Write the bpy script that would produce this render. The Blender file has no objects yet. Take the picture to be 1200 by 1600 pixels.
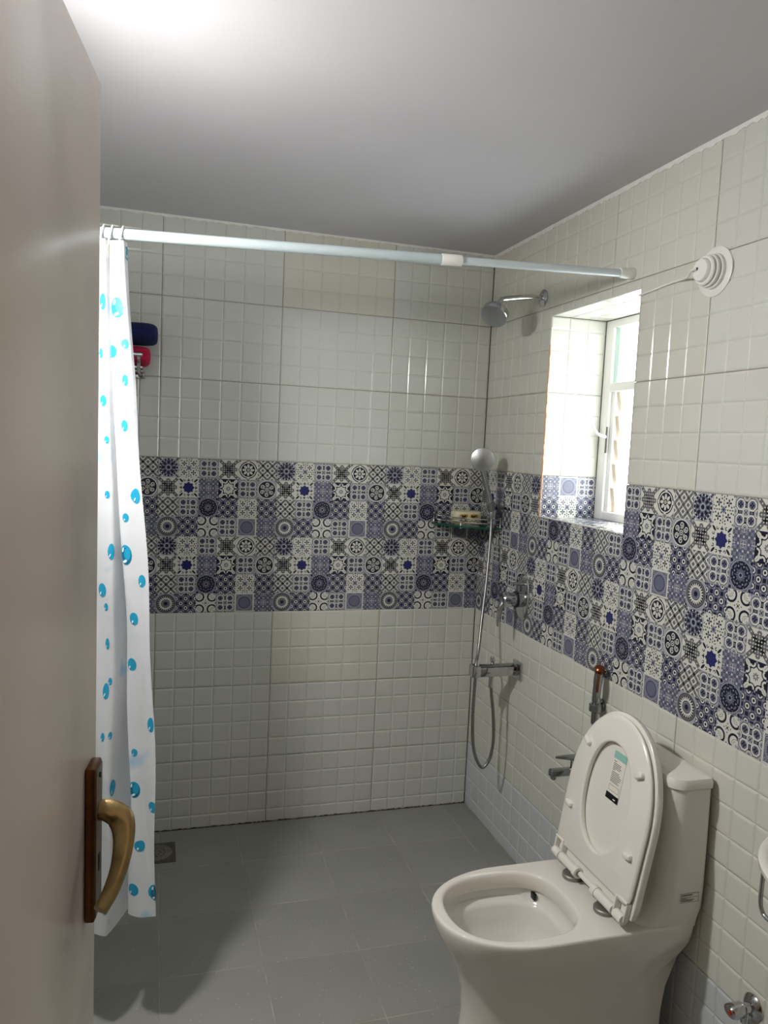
import bpy, bmesh, math, random
from math import sin, cos, pi, radians as R
from mathutils import Vector, Matrix
random.seed(7)
sc = bpy.context.scene
COL = sc.collection

# ------------------------------------------------------------------ camera
cam_data = bpy.data.cameras.new('camera'); cam = bpy.data.objects.new('camera', cam_data); COL.objects.link(cam)
cam_data.sensor_fit = 'VERTICAL'; cam_data.sensor_height = 36.0; cam_data.lens = 1196.1 * 36 / 1600
cam_data.clip_start = 0.02
_r = Vector((0.957723, -0.283975, 0.046095)); _u = Vector((-0.019753, 0.094940, 0.995287)); _w = Vector((0.287013, 0.954120, -0.085317))
cm = Matrix.Identity(4)
for i in range(3):
    cm[i][0] = _r[i]; cm[i][1] = _u[i]; cm[i][2] = -_w[i]
cm[0][3], cm[1][3], cm[2][3] = -1.3410, -3.0192, 1.5571
cam.matrix_world = cm
sc.camera = cam

# ------------------------------------------------------------------ light levels and exposure
LAMP_STRENGTH = 800.0         # glow of the wall lamp behind the door
PANE_STRENGTH = 6.0          # daylight through the frosted window panes
HALL_FILL_STRENGTH = 12.0          # added fill lamp, unseen in the hall behind the camera
world = bpy.data.worlds.new('overcast_sky'); sc.world = world; world.use_nodes = True
bg = world.node_tree.nodes['Background']; bg.inputs[0].default_value = (0.86, 0.93, 1.0, 1); bg.inputs[1].default_value = 1.0
sc.view_settings.view_transform = 'Standard'; sc.view_settings.look = 'None'
sc.view_settings.exposure = 0.27; sc.view_settings.gamma = 1.0; sc.view_settings.use_curve_mapping = False
try:
    sc.cycles.use_denoising = True; sc.cycles.denoiser = 'OPENIMAGEDENOISE'
    sc.cycles.sample_clamp_indirect = 4.0
    sc.cycles.max_bounces = 10; sc.cycles.diffuse_bounces = 6; sc.cycles.glossy_bounces = 5
    sc.cycles.caustics_reflective = False; sc.cycles.caustics_refractive = False
except Exception:
    pass

# ------------------------------------------------------------------ materials
def srgb(r, g, b):
    f = lambda c: ((c / 255) / 12.92 if c / 255 <= 0.04045 else ((c / 255 + 0.055) / 1.055) ** 2.4)
    return (f(r), f(g), f(b), 1)

def mat(name, col, rough=0.5, metal=0.0, var=0.0, scale=8.0, bump=0.0, bscale=60.0, rand=0.0, emit=None, estr=0.0,
        trans=0.0, coat=0.0, spec=0.5, ior=1.45, rvar=0.0, sss=0.0):
    m = bpy.data.materials.new(name); m.use_nodes = True
    nt = m.node_tree; n = nt.nodes; l = nt.links
    b = n['Principled BSDF']
    b.inputs['Base Color'].default_value = col; b.inputs['Roughness'].default_value = rough
    b.inputs['Metallic'].default_value = metal; b.inputs['Specular IOR Level'].default_value = spec
    b.inputs['IOR'].default_value = ior
    b.inputs['Transmission Weight'].default_value = trans; b.inputs['Coat Weight'].default_value = coat
    if emit is not None:
        b.inputs['Emission Color'].default_value = emit; b.inputs['Emission Strength'].default_value = estr
    tc = n.new('ShaderNodeTexCoord')
    src = None
    if var > 0:
        nz = n.new('ShaderNodeTexNoise'); nz.inputs['Scale'].default_value = scale; nz.inputs['Detail'].default_value = 5
        l.new(tc.outputs['Object'], nz.inputs['Vector'])
        mr = n.new('ShaderNodeMapRange'); mr.inputs[1].default_value = 0.25; mr.inputs[2].default_value = 0.75
        mr.inputs[3].default_value = 1 - var; mr.inputs[4].default_value = 1 + var
        l.new(nz.outputs['Fac'], mr.inputs[0]); src = mr.outputs[0]
        if rvar > 0:
            m2 = n.new('ShaderNodeMapRange'); m2.inputs[1].default_value = 0.3; m2.inputs[2].default_value = 0.7
            m2.inputs[3].default_value = max(0.02, rough - rvar); m2.inputs[4].default_value = rough + rvar
            l.new(nz.outputs['Fac'], m2.inputs[0]); l.new(m2.outputs[0], b.inputs['Roughness'])
    if rand > 0:
        oi = n.new('ShaderNodeObjectInfo'); mr2 = n.new('ShaderNodeMapRange')
        mr2.inputs[3].default_value = 1 - rand; mr2.inputs[4].default_value = 1 + rand * 0.4
        l.new(oi.outputs['Random'], mr2.inputs[0])
        if src is not None:
            mu = n.new('ShaderNodeMath'); mu.operation = 'MULTIPLY'; l.new(src, mu.inputs[0]); l.new(mr2.outputs[0], mu.inputs[1]); src = mu.outputs[0]
        else:
            src = mr2.outputs[0]
    if src is not None:
        vm = n.new('ShaderNodeVectorMath'); vm.operation = 'SCALE'; vm.inputs[0].default_value = col[:3]
        l.new(src, vm.inputs['Scale']); l.new(vm.outputs[0], b.inputs['Base Color'])
    if bump > 0:
        nb = n.new('ShaderNodeTexNoise'); nb.inputs['Scale'].default_value = bscale; nb.inputs['Detail'].default_value = 4
        l.new(tc.outputs['Object'], nb.inputs['Vector'])
        bp = n.new('ShaderNodeBump'); bp.inputs['Strength'].default_value = bump; bp.inputs['Distance'].default_value = 0.002
        l.new(nb.outputs['Fac'], bp.inputs['Height']); l.new(bp.outputs[0], b.inputs['Normal'])
    return m

M = {}
M['tile_white'] = mat('white_glazed_tile', srgb(203, 205, 199), 0.16, var=0.02, scale=5, bump=0.04, bscale=14, rand=0.05)
M['tile_cream'] = mat('cream_glazed_tile', srgb(206, 205, 192), 0.16, var=0.02, scale=5, bump=0.04, bscale=14, rand=0.03)
M['tile_ivory'] = mat('ivory_glazed_tile', srgb(204, 204, 194), 0.16, var=0.02, scale=5, bump=0.04, bscale=14, rand=0.04)
M['tile_grey'] = mat('cool_glazed_tile', srgb(196, 200, 202), 0.16, var=0.02, scale=5, bump=0.04, bscale=14, rand=0.03)
M['grout'] = mat('brown_grout', srgb(128, 112, 94), 0.9, var=0.25, scale=18, bump=0.3, bscale=200)
M['p_white'] = mat('print_white', srgb(206, 206, 198), 0.2, var=0.02, scale=6)
M['p_navy'] = mat('print_navy', srgb(31, 31, 49), 0.2, var=0.08, scale=9)
M['p_slate'] = mat('print_slate', srgb(103, 105, 126), 0.2, var=0.05, scale=9)
M['p_grey'] = mat('print_grey', srgb(100, 100, 103), 0.2, var=0.05, scale=9)
M['p_pale'] = mat('print_pale', srgb(157, 159, 167), 0.2, var=0.04, scale=9)
M['p_blue'] = mat('print_blue', srgb(42, 44, 98), 0.2, var=0.05, scale=9)
PM = [M[k] for k in ('p_white', 'p_navy', 'p_slate', 'p_grey', 'p_pale', 'p_blue')]
W, N, S, G, P, B = range(6)
M['ceiling'] = mat('ceiling_paint', srgb(192, 190, 194), 0.7, var=0.02, scale=3, bump=0.06, bscale=30)
M['plaster'] = mat('wall_plaster', srgb(200, 192, 178), 0.8, var=0.04, scale=4)
M['hall'] = mat('hall_paint', srgb(156, 118, 86), 0.8, var=0.04, scale=4)
M['caulk'] = mat('white_caulk', srgb(226, 226, 222), 0.6, var=0.06, scale=40)
M['dirt'] = mat('dirty_joint', srgb(84, 72, 60), 0.9, var=0.5, scale=25)
M['raw_edge'] = mat('raw_tile_edge', srgb(222, 176, 140), 0.8, var=0.15, scale=60)
M['door'] = mat('door_enamel', srgb(224, 213, 203), 0.22, var=0.03, scale=3, bump=0.05, bscale=7, spec=0.5, rvar=0.05)
M['chrome'] = mat('chrome', (0.56, 0.57, 0.58, 1), 0.08, 1.0, var=0.04, scale=30)
M['chrome_dull'] = mat('dull_chrome', (0.36, 0.37, 0.38, 1), 0.18, 1.0, var=0.06, scale=30)
M['chrome_matt'] = mat('satin_chrome', (0.52, 0.54, 0.55, 1), 0.3, 0.9, var=0.03, scale=30)
M['hose'] = mat('hose_steel', (0.30, 0.30, 0.30, 1), 0.38, 1.0, var=0.05, scale=60)
M['brass'] = mat('aged_brass', srgb(136, 116, 78), 0.38, 0.85, var=0.3, scale=35, bump=0.2, bscale=120, rvar=0.1)
M['bronze'] = mat('brown_bronze', srgb(104, 66, 36), 0.35, 0.75, var=0.3, scale=30, bump=0.2, bscale=90)
M['plate_grey'] = mat('worn_plate', srgb(120, 112, 100), 0.4, 0.8, var=0.2, scale=50)
M['ceramic'] = mat('toilet_ceramic', srgb(222, 218, 210), 0.09, var=0.01, scale=4, coat=0.3)
M['bowl_in'] = mat('bowl_glaze', srgb(214, 212, 206), 0.1, var=0.01, scale=4)
M['seat'] = mat('seat_plastic', srgb(226, 223, 215), 0.22, var=0.01, scale=6)
M['steel_disc'] = mat('steel_disc', (0.27, 0.26, 0.24, 1), 0.5, 0.7, var=0.06, scale=40)
M['white_plastic'] = mat('white_plastic', srgb(226, 226, 222), 0.35, var=0.02, scale=10)
M['rod'] = mat('rod_enamel', srgb(192, 206, 210), 0.3, var=0.02, scale=10)
M['rod_grey'] = mat('rod_grey', srgb(206, 216, 222), 0.35, var=0.02, scale=10)
M['frame'] = mat('window_enamel', srgb(236, 236, 232), 0.35, var=0.02, scale=10)
M['tan'] = mat('tan_clip', srgb(214, 200, 176), 0.5, var=0.06, scale=40)
M['black'] = mat('black', srgb(20, 20, 22), 0.4, var=0.05, scale=20)
M['black_print'] = mat('black_print', srgb(40, 40, 42), 0.6, var=0.05, scale=80)
M['paper'] = mat('paper', srgb(225, 222, 210), 0.6, var=0.02, scale=30)
M['teal_print'] = mat('teal_print', srgb(140, 190, 178), 0.6, var=0.04, scale=30)
M['drop'] = mat('drop_blue', srgb(34, 152, 190), 0.35, var=0.06, scale=30)
M['drop_dark'] = mat('drop_deep', srgb(14, 104, 140), 0.35, var=0.06, scale=30)
M['drop_light'] = mat('drop_white', srgb(226, 240, 246), 0.35, var=0.02, scale=30)
M['towel_blue'] = mat('navy_terry', srgb(16, 24, 74), 0.95, var=0.35, scale=160, bump=1.0, bscale=500)
M['towel_red'] = mat('crimson_terry', srgb(176, 20, 66), 0.95, var=0.3, scale=160, bump=1.0, bscale=500)
M['soap_white'] = mat('soap_wrapper', srgb(214, 208, 176), 0.45, var=0.04, scale=40)
M['soap_yellow'] = mat('soap_yellow', srgb(200, 160, 66), 0.45, var=0.1, scale=60)
M['soap_brown'] = mat('soap_brown', srgb(48, 26, 20), 0.5, var=0.1, scale=60)
M['orange'] = mat('orange_trigger', srgb(118, 66, 40), 0.25, 0.7, var=0.1, scale=60)
M['red'] = mat('red_dot', srgb(180, 24, 30), 0.35, var=0.05, scale=60)
M['drain'] = mat('drain_metal', srgb(96, 92, 86), 0.5, 0.5, var=0.25, scale=60)
M['drain_light'] = mat('drain_grate', srgb(140, 136, 128), 0.4, 0.7, var=0.2, scale=60)
M['lamp'] = mat('lamp_globe', srgb(250, 250, 250), 0.4, emit=(1.0, 0.98, 0.955, 1), estr=LAMP_STRENGTH, var=0.01)
M['hall_fill'] = mat('hall_fill', srgb(250, 240, 220), 0.4, emit=(1.0, 0.8, 0.58, 1), estr=HALL_FILL_STRENGTH, var=0.01)  # glow of the added hall fill lamp
M['pane'] = mat('frosted_pane', srgb(225, 240, 240), 0.35, emit=(0.93, 0.97, 1.0, 1), estr=PANE_STRENGTH, var=0.01, scale=20)
M['pane_edge'] = mat('aqua_pane_edge', srgb(205, 236, 228), 0.2, var=0.03, scale=30)
M['glass'] = mat('green_glass', (0.70, 0.93, 0.86, 1), 0.02, trans=1.0, ior=1.5)
M['glass_edge'] = mat('glass_edge', srgb(22, 78, 66), 0.1, var=0.1, scale=30)

def curtain_material():
    m = bpy.data.materials.new('white_vinyl'); m.use_nodes = True
    nt = m.node_tree; n = nt.nodes; l = nt.links
    out = n['Material Output']; b = n['Principled BSDF']
    b.inputs['Roughness'].default_value = 0.38
    tc = n.new('ShaderNodeTexCoord'); nz = n.new('ShaderNodeTexNoise'); nz.inputs['Scale'].default_value = 13; nz.inputs['Detail'].default_value = 1
    l.new(tc.outputs['Object'], nz.inputs['Vector'])
    cr = n.new('ShaderNodeValToRGB'); cr.color_ramp.elements[0].position = 0.66; cr.color_ramp.elements[1].position = 0.80
    cr.color_ramp.elements[0].color = srgb(230, 233, 237); cr.color_ramp.elements[1].color = srgb(170, 206, 228)
    l.new(nz.outputs['Fac'], cr.inputs[0]); l.new(cr.outputs[0], b.inputs['Base Color'])
    t = n.new('ShaderNodeBsdfTranslucent'); l.new(cr.outputs[0], t.inputs['Color'])
    mx = n.new('ShaderNodeMixShader'); mx.inputs[0].default_value = 0.3
    l.new(b.outputs[0], mx.inputs[1]); l.new(t.outputs[0], mx.inputs[2]); l.new(mx.outputs[0], out.inputs['Surface'])
    nb = n.new('ShaderNodeTexNoise'); nb.inputs['Scale'].default_value = 14; l.new(tc.outputs['Object'], nb.inputs['Vector'])
    bp = n.new('ShaderNodeBump'); bp.inputs['Strength'].default_value = 0.25; bp.inputs['Distance'].default_value = 0.01
    l.new(nb.outputs['Fac'], bp.inputs['Height']); l.new(bp.outputs[0], b.inputs['Normal'])
    return m
M['vinyl'] = curtain_material()

def floor_material():
    m = mat('grey_floor_tile', srgb(142, 142, 138), 0.42, var=0.08, scale=3.0, bump=0.12, bscale=220, rand=0.05)
    nt = m.node_tree; n = nt.nodes; l = nt.links; b = n['Principled BSDF']
    tc = n.new('ShaderNodeTexCoord'); gm = n.new('ShaderNodeNewGeometry')
    v = n.new('ShaderNodeTexVoronoi'); v.inputs['Scale'].default_value = 75; l.new(gm.outputs['Position'], v.inputs['Vector'])
    lt = n.new('ShaderNodeMath'); lt.operation = 'LESS_THAN'; lt.inputs[1].default_value = 0.13; l.new(v.outputs['Distance'], lt.inputs[0])
    wn = n.new('ShaderNodeTexWhiteNoise'); l.new(v.outputs['Position'], wn.inputs['Vector'])
    gt = n.new('ShaderNodeMath'); gt.operation = 'GREATER_THAN'; gt.inputs[1].default_value = 0.72; l.new(wn.outputs['Value'], gt.inputs[0])
    mu = n.new('ShaderNodeMath'); mu.operation = 'MULTIPLY'; l.new(lt.outputs[0], mu.inputs[0]); l.new(gt.outputs[0], mu.inputs[1])
    m2 = n.new('ShaderNodeMath'); m2.operation = 'MULTIPLY'; m2.inputs[1].default_value = 0.7; l.new(mu.outputs[0], m2.inputs[0])
    mx = n.new('ShaderNodeMixRGB'); mx.inputs[2].default_value = srgb(196, 194, 186)
    old = b.inputs['Base Color'].links[0].from_socket
    l.new(m2.outputs[0], mx.inputs[0]); l.new(old, mx.inputs[1]); l.new(mx.outputs[0], b.inputs['Base Color'])
    return m
M['floor_tile'] = floor_material()
M['floor_grout'] = mat('floor_grout', srgb(158, 155, 142), 0.9, var=0.4, scale=10)

# ------------------------------------------------------------------ mesh helpers
class MB:
    def __init__(s): s.v = []; s.f = []; s.m = []; s.sm = []
    def face(s, pts, mi=0, smooth=False):
        k = len(s.v); s.v += [tuple(p) for p in pts]; s.f.append(tuple(range(k, k + len(pts)))); s.m.append(mi); s.sm.append(smooth)
    def raw(s, verts, faces, mi=0, smooth=False):
        k = len(s.v); s.v += [tuple(p) for p in verts]
        for f in faces: s.f.append(tuple(i + k for i in f)); s.m.append(mi); s.sm.append(smooth)
    def box(s, x0, x1, y0, y1, z0, z1, mi=0, bev=0.0, seg=2, mtx=None):
        bm = bmesh.new(); bmesh.ops.create_cube(bm, size=1)
        bmesh.ops.scale(bm, vec=(x1 - x0, y1 - y0, z1 - z0), verts=bm.verts)
        bmesh.ops.translate(bm, vec=((x0 + x1) / 2, (y0 + y1) / 2, (z0 + z1) / 2), verts=bm.verts)
        if bev > 0: bmesh.ops.bevel(bm, geom=bm.edges[:], offset=bev, segments=seg, affect='EDGES', profile=0.5)
        vs = [mtx @ v.co if mtx else v.co.copy() for v in bm.verts]
        bm.verts.index_update()
        s.raw(vs, [[v.index for v in f.verts] for f in bm.faces], mi, bev > 0); bm.free()
        return s
    def loft(s, rings, mi=0, smooth=True, cap0=True, cap1=True, closed=True):
        n = len(rings[0]); vs = [p for r in rings for p in r]; fs = []
        for i in range(len(rings) - 1):
            for j in range(n if closed else n - 1):
                k = (j + 1) % n
                fs.append((i * n + j, i * n + k, (i + 1) * n + k, (i + 1) * n + j))
        if cap0: fs.append(tuple(reversed(range(n))))
        if cap1: fs.append(tuple((len(rings) - 1) * n + j for j in range(n)))
        s.raw(vs, fs, mi, smooth); return s
    def tube(s, path, r, n=10, mi=0, caps=True, closed=False):
        path = [Vector(p) for p in path]; rings = []; prev = None
        rr = r if isinstance(r, (list, tuple)) else [r] * len(path)
        L = len(path)
        for i, p in enumerate(path):
            if closed: t = path[(i + 1) % L] - path[i - 1]
            else: t = path[min(i + 1, L - 1)] - path[max(i - 1, 0)]
            t.normalize()
            if prev is None:
                a = Vector((0, 0, 1)) if abs(t.z) < 0.9 else Vector((1, 0, 0))
                u = t.cross(a).normalized()
            else:
                u = (prev - t * prev.dot(t)).normalized()
            prev = u; v = t.cross(u)
            rings.append([p + (u * cos(2 * pi * k / n) + v * sin(2 * pi * k / n)) * rr[i] for k in range(n)])
        if closed: rings.append(rings[0])
        s.loft(rings, mi, True, caps and not closed, caps and not closed); return s
    def lathe(s, prof, origin, axis, n=24, mi=0, cap0=True, cap1=True, sx=1.0, up=None):
        a = Vector(axis).normalized(); t = Vector(up) if up else (Vector((0, 0, 1)) if abs(a.z) < 0.9 else Vector((1, 0, 0)))
        u = t.cross(a).normalized(); v = a.cross(u); o = Vector(origin); rings = []
        for r_, h in prof:
            rings.append([o + a * h + (u * cos(2 * pi * k / n) * sx + v * sin(2 * pi * k / n)) * r_ for k in range(n)])
        s.loft(rings, mi, True, cap0, cap1); return s
    def mesh(s, name, mats):
        me = bpy.data.meshes.new(name); me.from_pydata(s.v, [], s.f)
        for m_ in mats: me.materials.append(m_)
        me.polygons.foreach_set('material_index', s.m); me.polygons.foreach_set('use_smooth', s.sm)
        me.validate(clean_customdata=False); me.update()
        return me
    def build(s, name, mats, parent=None, edge=None):
        if not isinstance(mats, (list, tuple)): mats = [mats]
        me = s.mesh(name, mats)
        bm = bmesh.new(); bm.from_mesh(me)
        bmesh.ops.remove_doubles(bm, verts=bm.verts, dist=1e-6)
        bmesh.ops.recalc_face_normals(bm, faces=bm.faces)
        bm.to_mesh(me); bm.free()
        try: me.set_sharp_from_angle(angle=R(edge if edge else 38))
        except Exception: pass
        return link(name, me, parent)

def link(name, me, parent=None):
    o = bpy.data.objects.new(name, me); COL.objects.link(o)
    if parent is not None: o.parent = parent
    return o
def tag(o, label=None, cat=None, group=None, kind=None):
    if label: o['label'] = label
    if cat: o['category'] = cat
    if group: o['group'] = group
    if kind: o['kind'] = kind
    return o
def thing(name, label, cat, loc=(0, 0, 0), group=None):
    o = bpy.data.objects.new(name, None); COL.objects.link(o); o.location = loc; o.empty_display_size = 0.05
    tag(o, label, cat, group); o['_loc'] = 0; del o['_loc']
    return o
def part(name, mb, mats, parent, edge=None):
    """mb in world coordinates; the parent empty may be off the origin"""
    o = mb.build(name, mats, None, edge); o.parent = parent
    p = parent; off = Vector((0, 0, 0))
    while p is not None:
        off += p.location; p = p.parent
    for v in o.data.vertices: v.co -= off
    return o
def catmull(pts, n=8, closed=False):
    pts = [Vector(p) for p in pts]; out = []
    L = len(pts)
    for i in range(L if closed else L - 1):
        if closed: p0, p1, p2, p3 = pts[i - 1], pts[i], pts[(i + 1) % L], pts[(i + 2) % L]
        else: p0, p1, p2, p3 = pts[max(i - 1, 0)], pts[i], pts[i + 1], pts[min(i + 2, L - 1)]
        for k in range(n):
            t = k / n
            out.append(0.5 * ((2 * p1) + (p2 - p0) * t + (2 * p0 - 5 * p1 + 4 * p2 - p3) * t * t + (3 * p1 - p0 - 3 * p2 + p3) * t ** 3))
    if not closed: out.append(pts[-1])
    return out

# ------------------------------------------------------------------ room dimensions (metres; back right floor corner is the origin)
XL, YF, ZC = -1.68, -2.50, 2.371
SQ = 0.075
BAND0, BAND1 = 0.878, 1.478
WY0, WY1, WZ0, WZ1 = -0.521, -1.046, 1.328, 2.047       # window opening in the right wall
WT = 0.30                                               # wall thickness at the window
HX0, HX1, HY0 = -2.1, -0.3, -4.4                        # hall behind the doorway
DX0, DX1, DZ = -1.56, -0.60, 2.07                       # doorway in the front wall

def struct(name, mb, m_):
    o = mb.build(name, m_); o['kind'] = 'structure'; return o
g = 0.0048
wall_back = struct('wall_back', MB().box(XL - 0.12, 0.0, g, 0.15, 0, ZC), M['grout'])
mb = MB()
mb.box(g, WT, -1.0 * abs(YF) - 0.12, WY1 - g, 0, ZC); mb.box(g, WT, WY0 + g, 0.15, 0, ZC)
mb.box(g, WT, WY1 - g, WY0 + g, 0, WZ0 - g); mb.box(g, WT, WY1 - g, WY0 + g, WZ1 + g, ZC)
wall_right = struct('wall_right', mb, M['grout'])
wall_left = struct('wall_left', MB().box(XL - 0.12, XL - g, YF, g, 0, ZC), M['grout'])
mb = MB(); mb.box(XL - 0.12, DX0, YF - 0.12, YF, 0, ZC); mb.box(DX1, g, YF - 0.12, YF, 0, ZC); mb.box(DX0, DX1, YF - 0.12, YF, DZ, ZC)
wall_front = struct('wall_front', mb, M['plaster'])
mb = MB(); mb.box(HX0 - 0.1, HX0, HY0, YF - 0.12, 0, 2.6); mb.box(HX1, HX1 + 0.1, HY0, YF - 0.12, 0, 2.6); mb.box(HX0, HX1, HY0 - 0.1, HY0, 0, 2.6)
mb.box(HX0 - 0.1, XL - 0.12, YF - 0.12, YF - 0.02, 0, 2.6)
mb.box(HX0 - 0.1, HX1 + 0.1, YF - 0.12, YF - 0.02, ZC + 0.1, 2.6)
wall_hall = struct('wall_hall', mb, M['hall'])
struct('ceiling', MB().box(XL - 0.12, WT, YF - 0.12, 0.15, ZC, ZC + 0.1), M['ceiling'])
struct('ceiling_hall', MB().box(HX0 - 0.1, HX1 + 0.1, HY0 - 0.1, YF - 0.02, 2.6, 2.7), M['plaster'])
floor = struct('floor', MB().box(HX0 - 0.1, WT, HY0 - 0.1, 0.15, -0.12, -0.0012), M['floor_grout'])
# door frame round the doorway
mb = MB(); mb.box(DX0, DX0 + 0.03, YF - 0.13, YF + 0.01, 0, DZ, bev=0.004); mb.box(DX1 - 0.03, DX1, YF - 0.13, YF + 0.01, 0, DZ, bev=0.004); mb.box(DX0, DX1, YF - 0.13, YF + 0.01, DZ - 0.03, DZ, bev=0.004)
struct('trim_1', mb, M['door'])

# ------------------------------------------------------------------ tiles: white embossed ones and printed ones
def clip_poly(pts, x0, x1, y0, y1):
    for ax, lim, sg in ((0, x0, 1), (0, x1, -1), (1, y0, 1), (1, y1, -1)):
        out = []
        for i in range(len(pts)):
            a, b = pts[i - 1], pts[i]
            da, db = (a[ax] - lim) * sg, (b[ax] - lim) * sg
            if (da >= 0) != (db >= 0):
                t = da / (da - db); out.append((a[0] + (b[0] - a[0]) * t, a[1] + (b[1] - a[1]) * t))
            if db >= 0: out.append(b)
        pts = out
        if len(pts) < 3: return None
    return pts

def disc(o, cx, cy, r, n, c, ly, a0=0.0, ry=None):
    ry = r if ry is None else ry
    o.append(([(cx + r * cos(a0 + 2 * pi * k / n), cy + ry * sin(a0 + 2 * pi * k / n)) for k in range(n)], c, ly))
def ring(o, cx, cy, r0, r1, n, c, ly, a0=0.0, arc=2 * pi):
    for k in range(n):
        a, b = a0 + arc * k / n, a0 + arc * (k + 1) / n
        o.append(([(cx + r0 * cos(a), cy + r0 * sin(a)), (cx + r1 * cos(a), cy + r1 * sin(a)), (cx + r1 * cos(b), cy + r1 * sin(b)), (cx + r0 * cos(b), cy + r0 * sin(b))], c, ly))
def petal(o, cx, cy, a, r0, r1, w, c, ly, n=8):
    pts = []
    m = (r0 + r1) / 2; h = (r1 - r0) / 2
    for k in range(n):
        t = 2 * pi * k / n
        x, y = m + h * cos(t), w * sin(t)
        pts.append((cx + x * cos(a) - y * sin(a), cy + x * sin(a) + y * cos(a)))
    o.append((pts, c, ly))
def rect(o, cx, cy, hw, hh, a, c, ly):
    o.append(([(cx + x * cos(a) - y * sin(a), cy + x * sin(a) + y * cos(a)) for x, y in ((-hw, -hh), (hw, -hh), (hw, hh), (-hw, hh))], c, ly))
def strip(o, pts, w, c, ly):
    for i in range(len(pts) - 1):
        (ax, ay), (bx, by) = pts[i], pts[i + 1]
        d = math.hypot(bx - ax, by - ay) or 1; nx, ny = -(by - ay) / d * w, (bx - ax) / d * w
        o.append(([(ax + nx, ay + ny), (ax - nx, ay - ny), (bx - nx, by - ny), (bx + nx, by + ny)], c, ly))
def spiral(cx, cy, r, a0, turns, n, sg=1):
    return [(cx + r * (1 - 0.8 * k / n) * cos(a0 + sg * 2 * pi * turns * k / n), cy + r * (1 - 0.8 * k / n) * sin(a0 + sg * 2 * pi * turns * k / n)) for k in range(n + 1)]
Q4 = [(x, y) for x in (-1, 1) for y in (-1, 1)]

def m_A(o):                                   # dark rosette
    for x, y in Q4:
        for a, b in ((.9, .9), (.9, .62), (.62, .9), (.78, .78)): rect(o, x * a, y * b, .07, .07, pi / 4, W if a != b else N, 1)
    disc(o, 0, 0, .93, 24, N, 1)
    for k in range(16): disc(o, .84 * cos(k * pi / 8 + .2), .84 * sin(k * pi / 8 + .2), .07, 6, W, 2)
    ring(o, 0, 0, .68, .76, 20, S, 2)
    disc(o, 0, 0, .62, 18, S, 3)
    for k in range(8): petal(o, 0, 0, k * pi / 4, .34, .7, .13, N, 4); petal(o, 0, 0, k * pi / 4 + pi / 8, .5, .68, .06, P, 4, 6)
    disc(o, 0, 0, .3, 12, P, 5); disc(o, 0, 0, .19, 8, N, 6)
def m_A2(o):                                  # darker rosette
    for x, y in Q4: petal(o, x * .92, y * .92, math.atan2(y, x), -.2, .1, .1, N, 1); ring(o, x, y, .3, .36, 6, P, 1, math.atan2(-y, -x) - .8, 1.6)
    ring(o, 0, 0, .93, .99, 20, P, 1); disc(o, 0, 0, .93, 24, N, 2)
    for k in range(8):
        a = k * pi / 4
        petal(o, 0, 0, a, .1, .56, .05, S, 3, 6); rect(o, .72 * cos(a), .72 * sin(a), .06, .14, a, S, 3)
        rect(o, .62 * cos(a + pi / 8), .62 * sin(a + pi / 8), .05, .05, a, P, 3); disc(o, .86 * cos(a + pi / 8), .86 * sin(a + pi / 8), .055, 6, S, 3); petal(o, 0, 0, a + pi / 8, .2, .42, .06, S, 3, 6)
    ring(o, 0, 0, .13, .19, 8, P, 5)
def m_B(o):                                   # small crosses
    for x, y in Q4:
        for k in range(4):
            a = k * pi / 2
            petal(o, x * .47, y * .47, a, .05, .27, .075, N, 1, 6)
            petal(o, x * .47, y * .47, a + pi / 4, .30, .46, .065, N, 1, 6)
        disc(o, x * .47, y * .47, .07, 6, S, 2)
        disc(o, x * .94, y * .94, .08, 6, G, 1); disc(o, x * .94, y * .25, .06, 6, N, 1); disc(o, x * .25, y * .94, .06, 6, N, 1)
    for t in (-.85, -.62, -.4, .4, .62, .85): rect(o, t, 0, .075, .05, 0, G, 1); rect(o, 0, t, .05, .075, 0, G, 1)
    for k in range(8): petal(o, 0, 0, k * pi / 4, .04, .26, .06, S, 2, 6)
    disc(o, 0, 0, .07, 6, N, 3)
def m_C(o):                                   # octagons
    for x, y in ((-1, 0), (1, 0), (0, -1), (0, 1)):
        rect(o, x * .5, y * .5, .2, .2, 0, N, 1); rect(o, x * .5, y * .5, .11, .11, 0, S, 2)
        disc(o, x, y, .34, 8, N, 1, pi / 8); disc(o, x, y, .3, 8, W, 2, pi / 8); disc(o, x, y, .23, 8, P, 3, pi / 8); rect(o, x, y, .1, .1, pi / 4, G, 4)
    for x, y in Q4:
        disc(o, x * .5, y * .5, .47, 8, N, 3, pi / 8); disc(o, x * .5, y * .5, .42, 8, W, 4, pi / 8); disc(o, x * .5, y * .5, .30, 8, S, 5, pi / 8)
        for k in range(4): petal(o, x * .5, y * .5, k * pi / 2, .02, .22, .07, N, 6, 6)
        disc(o, x, y, .22, 8, P, 2); disc(o, x, y, .12, 6, G, 3)
    disc(o, 0, 0, .37, 8, N, 3, pi / 8); disc(o, 0, 0, .33, 8, W, 4, pi / 8); disc(o, 0, 0, .26, 8, P, 5, pi / 8)
    for k in range(4): petal(o, 0, 0, k * pi / 2 + pi / 4, .03, .24, .05, G, 6, 6)
    disc(o, 0, 0, .06, 6, N, 7)
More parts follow.
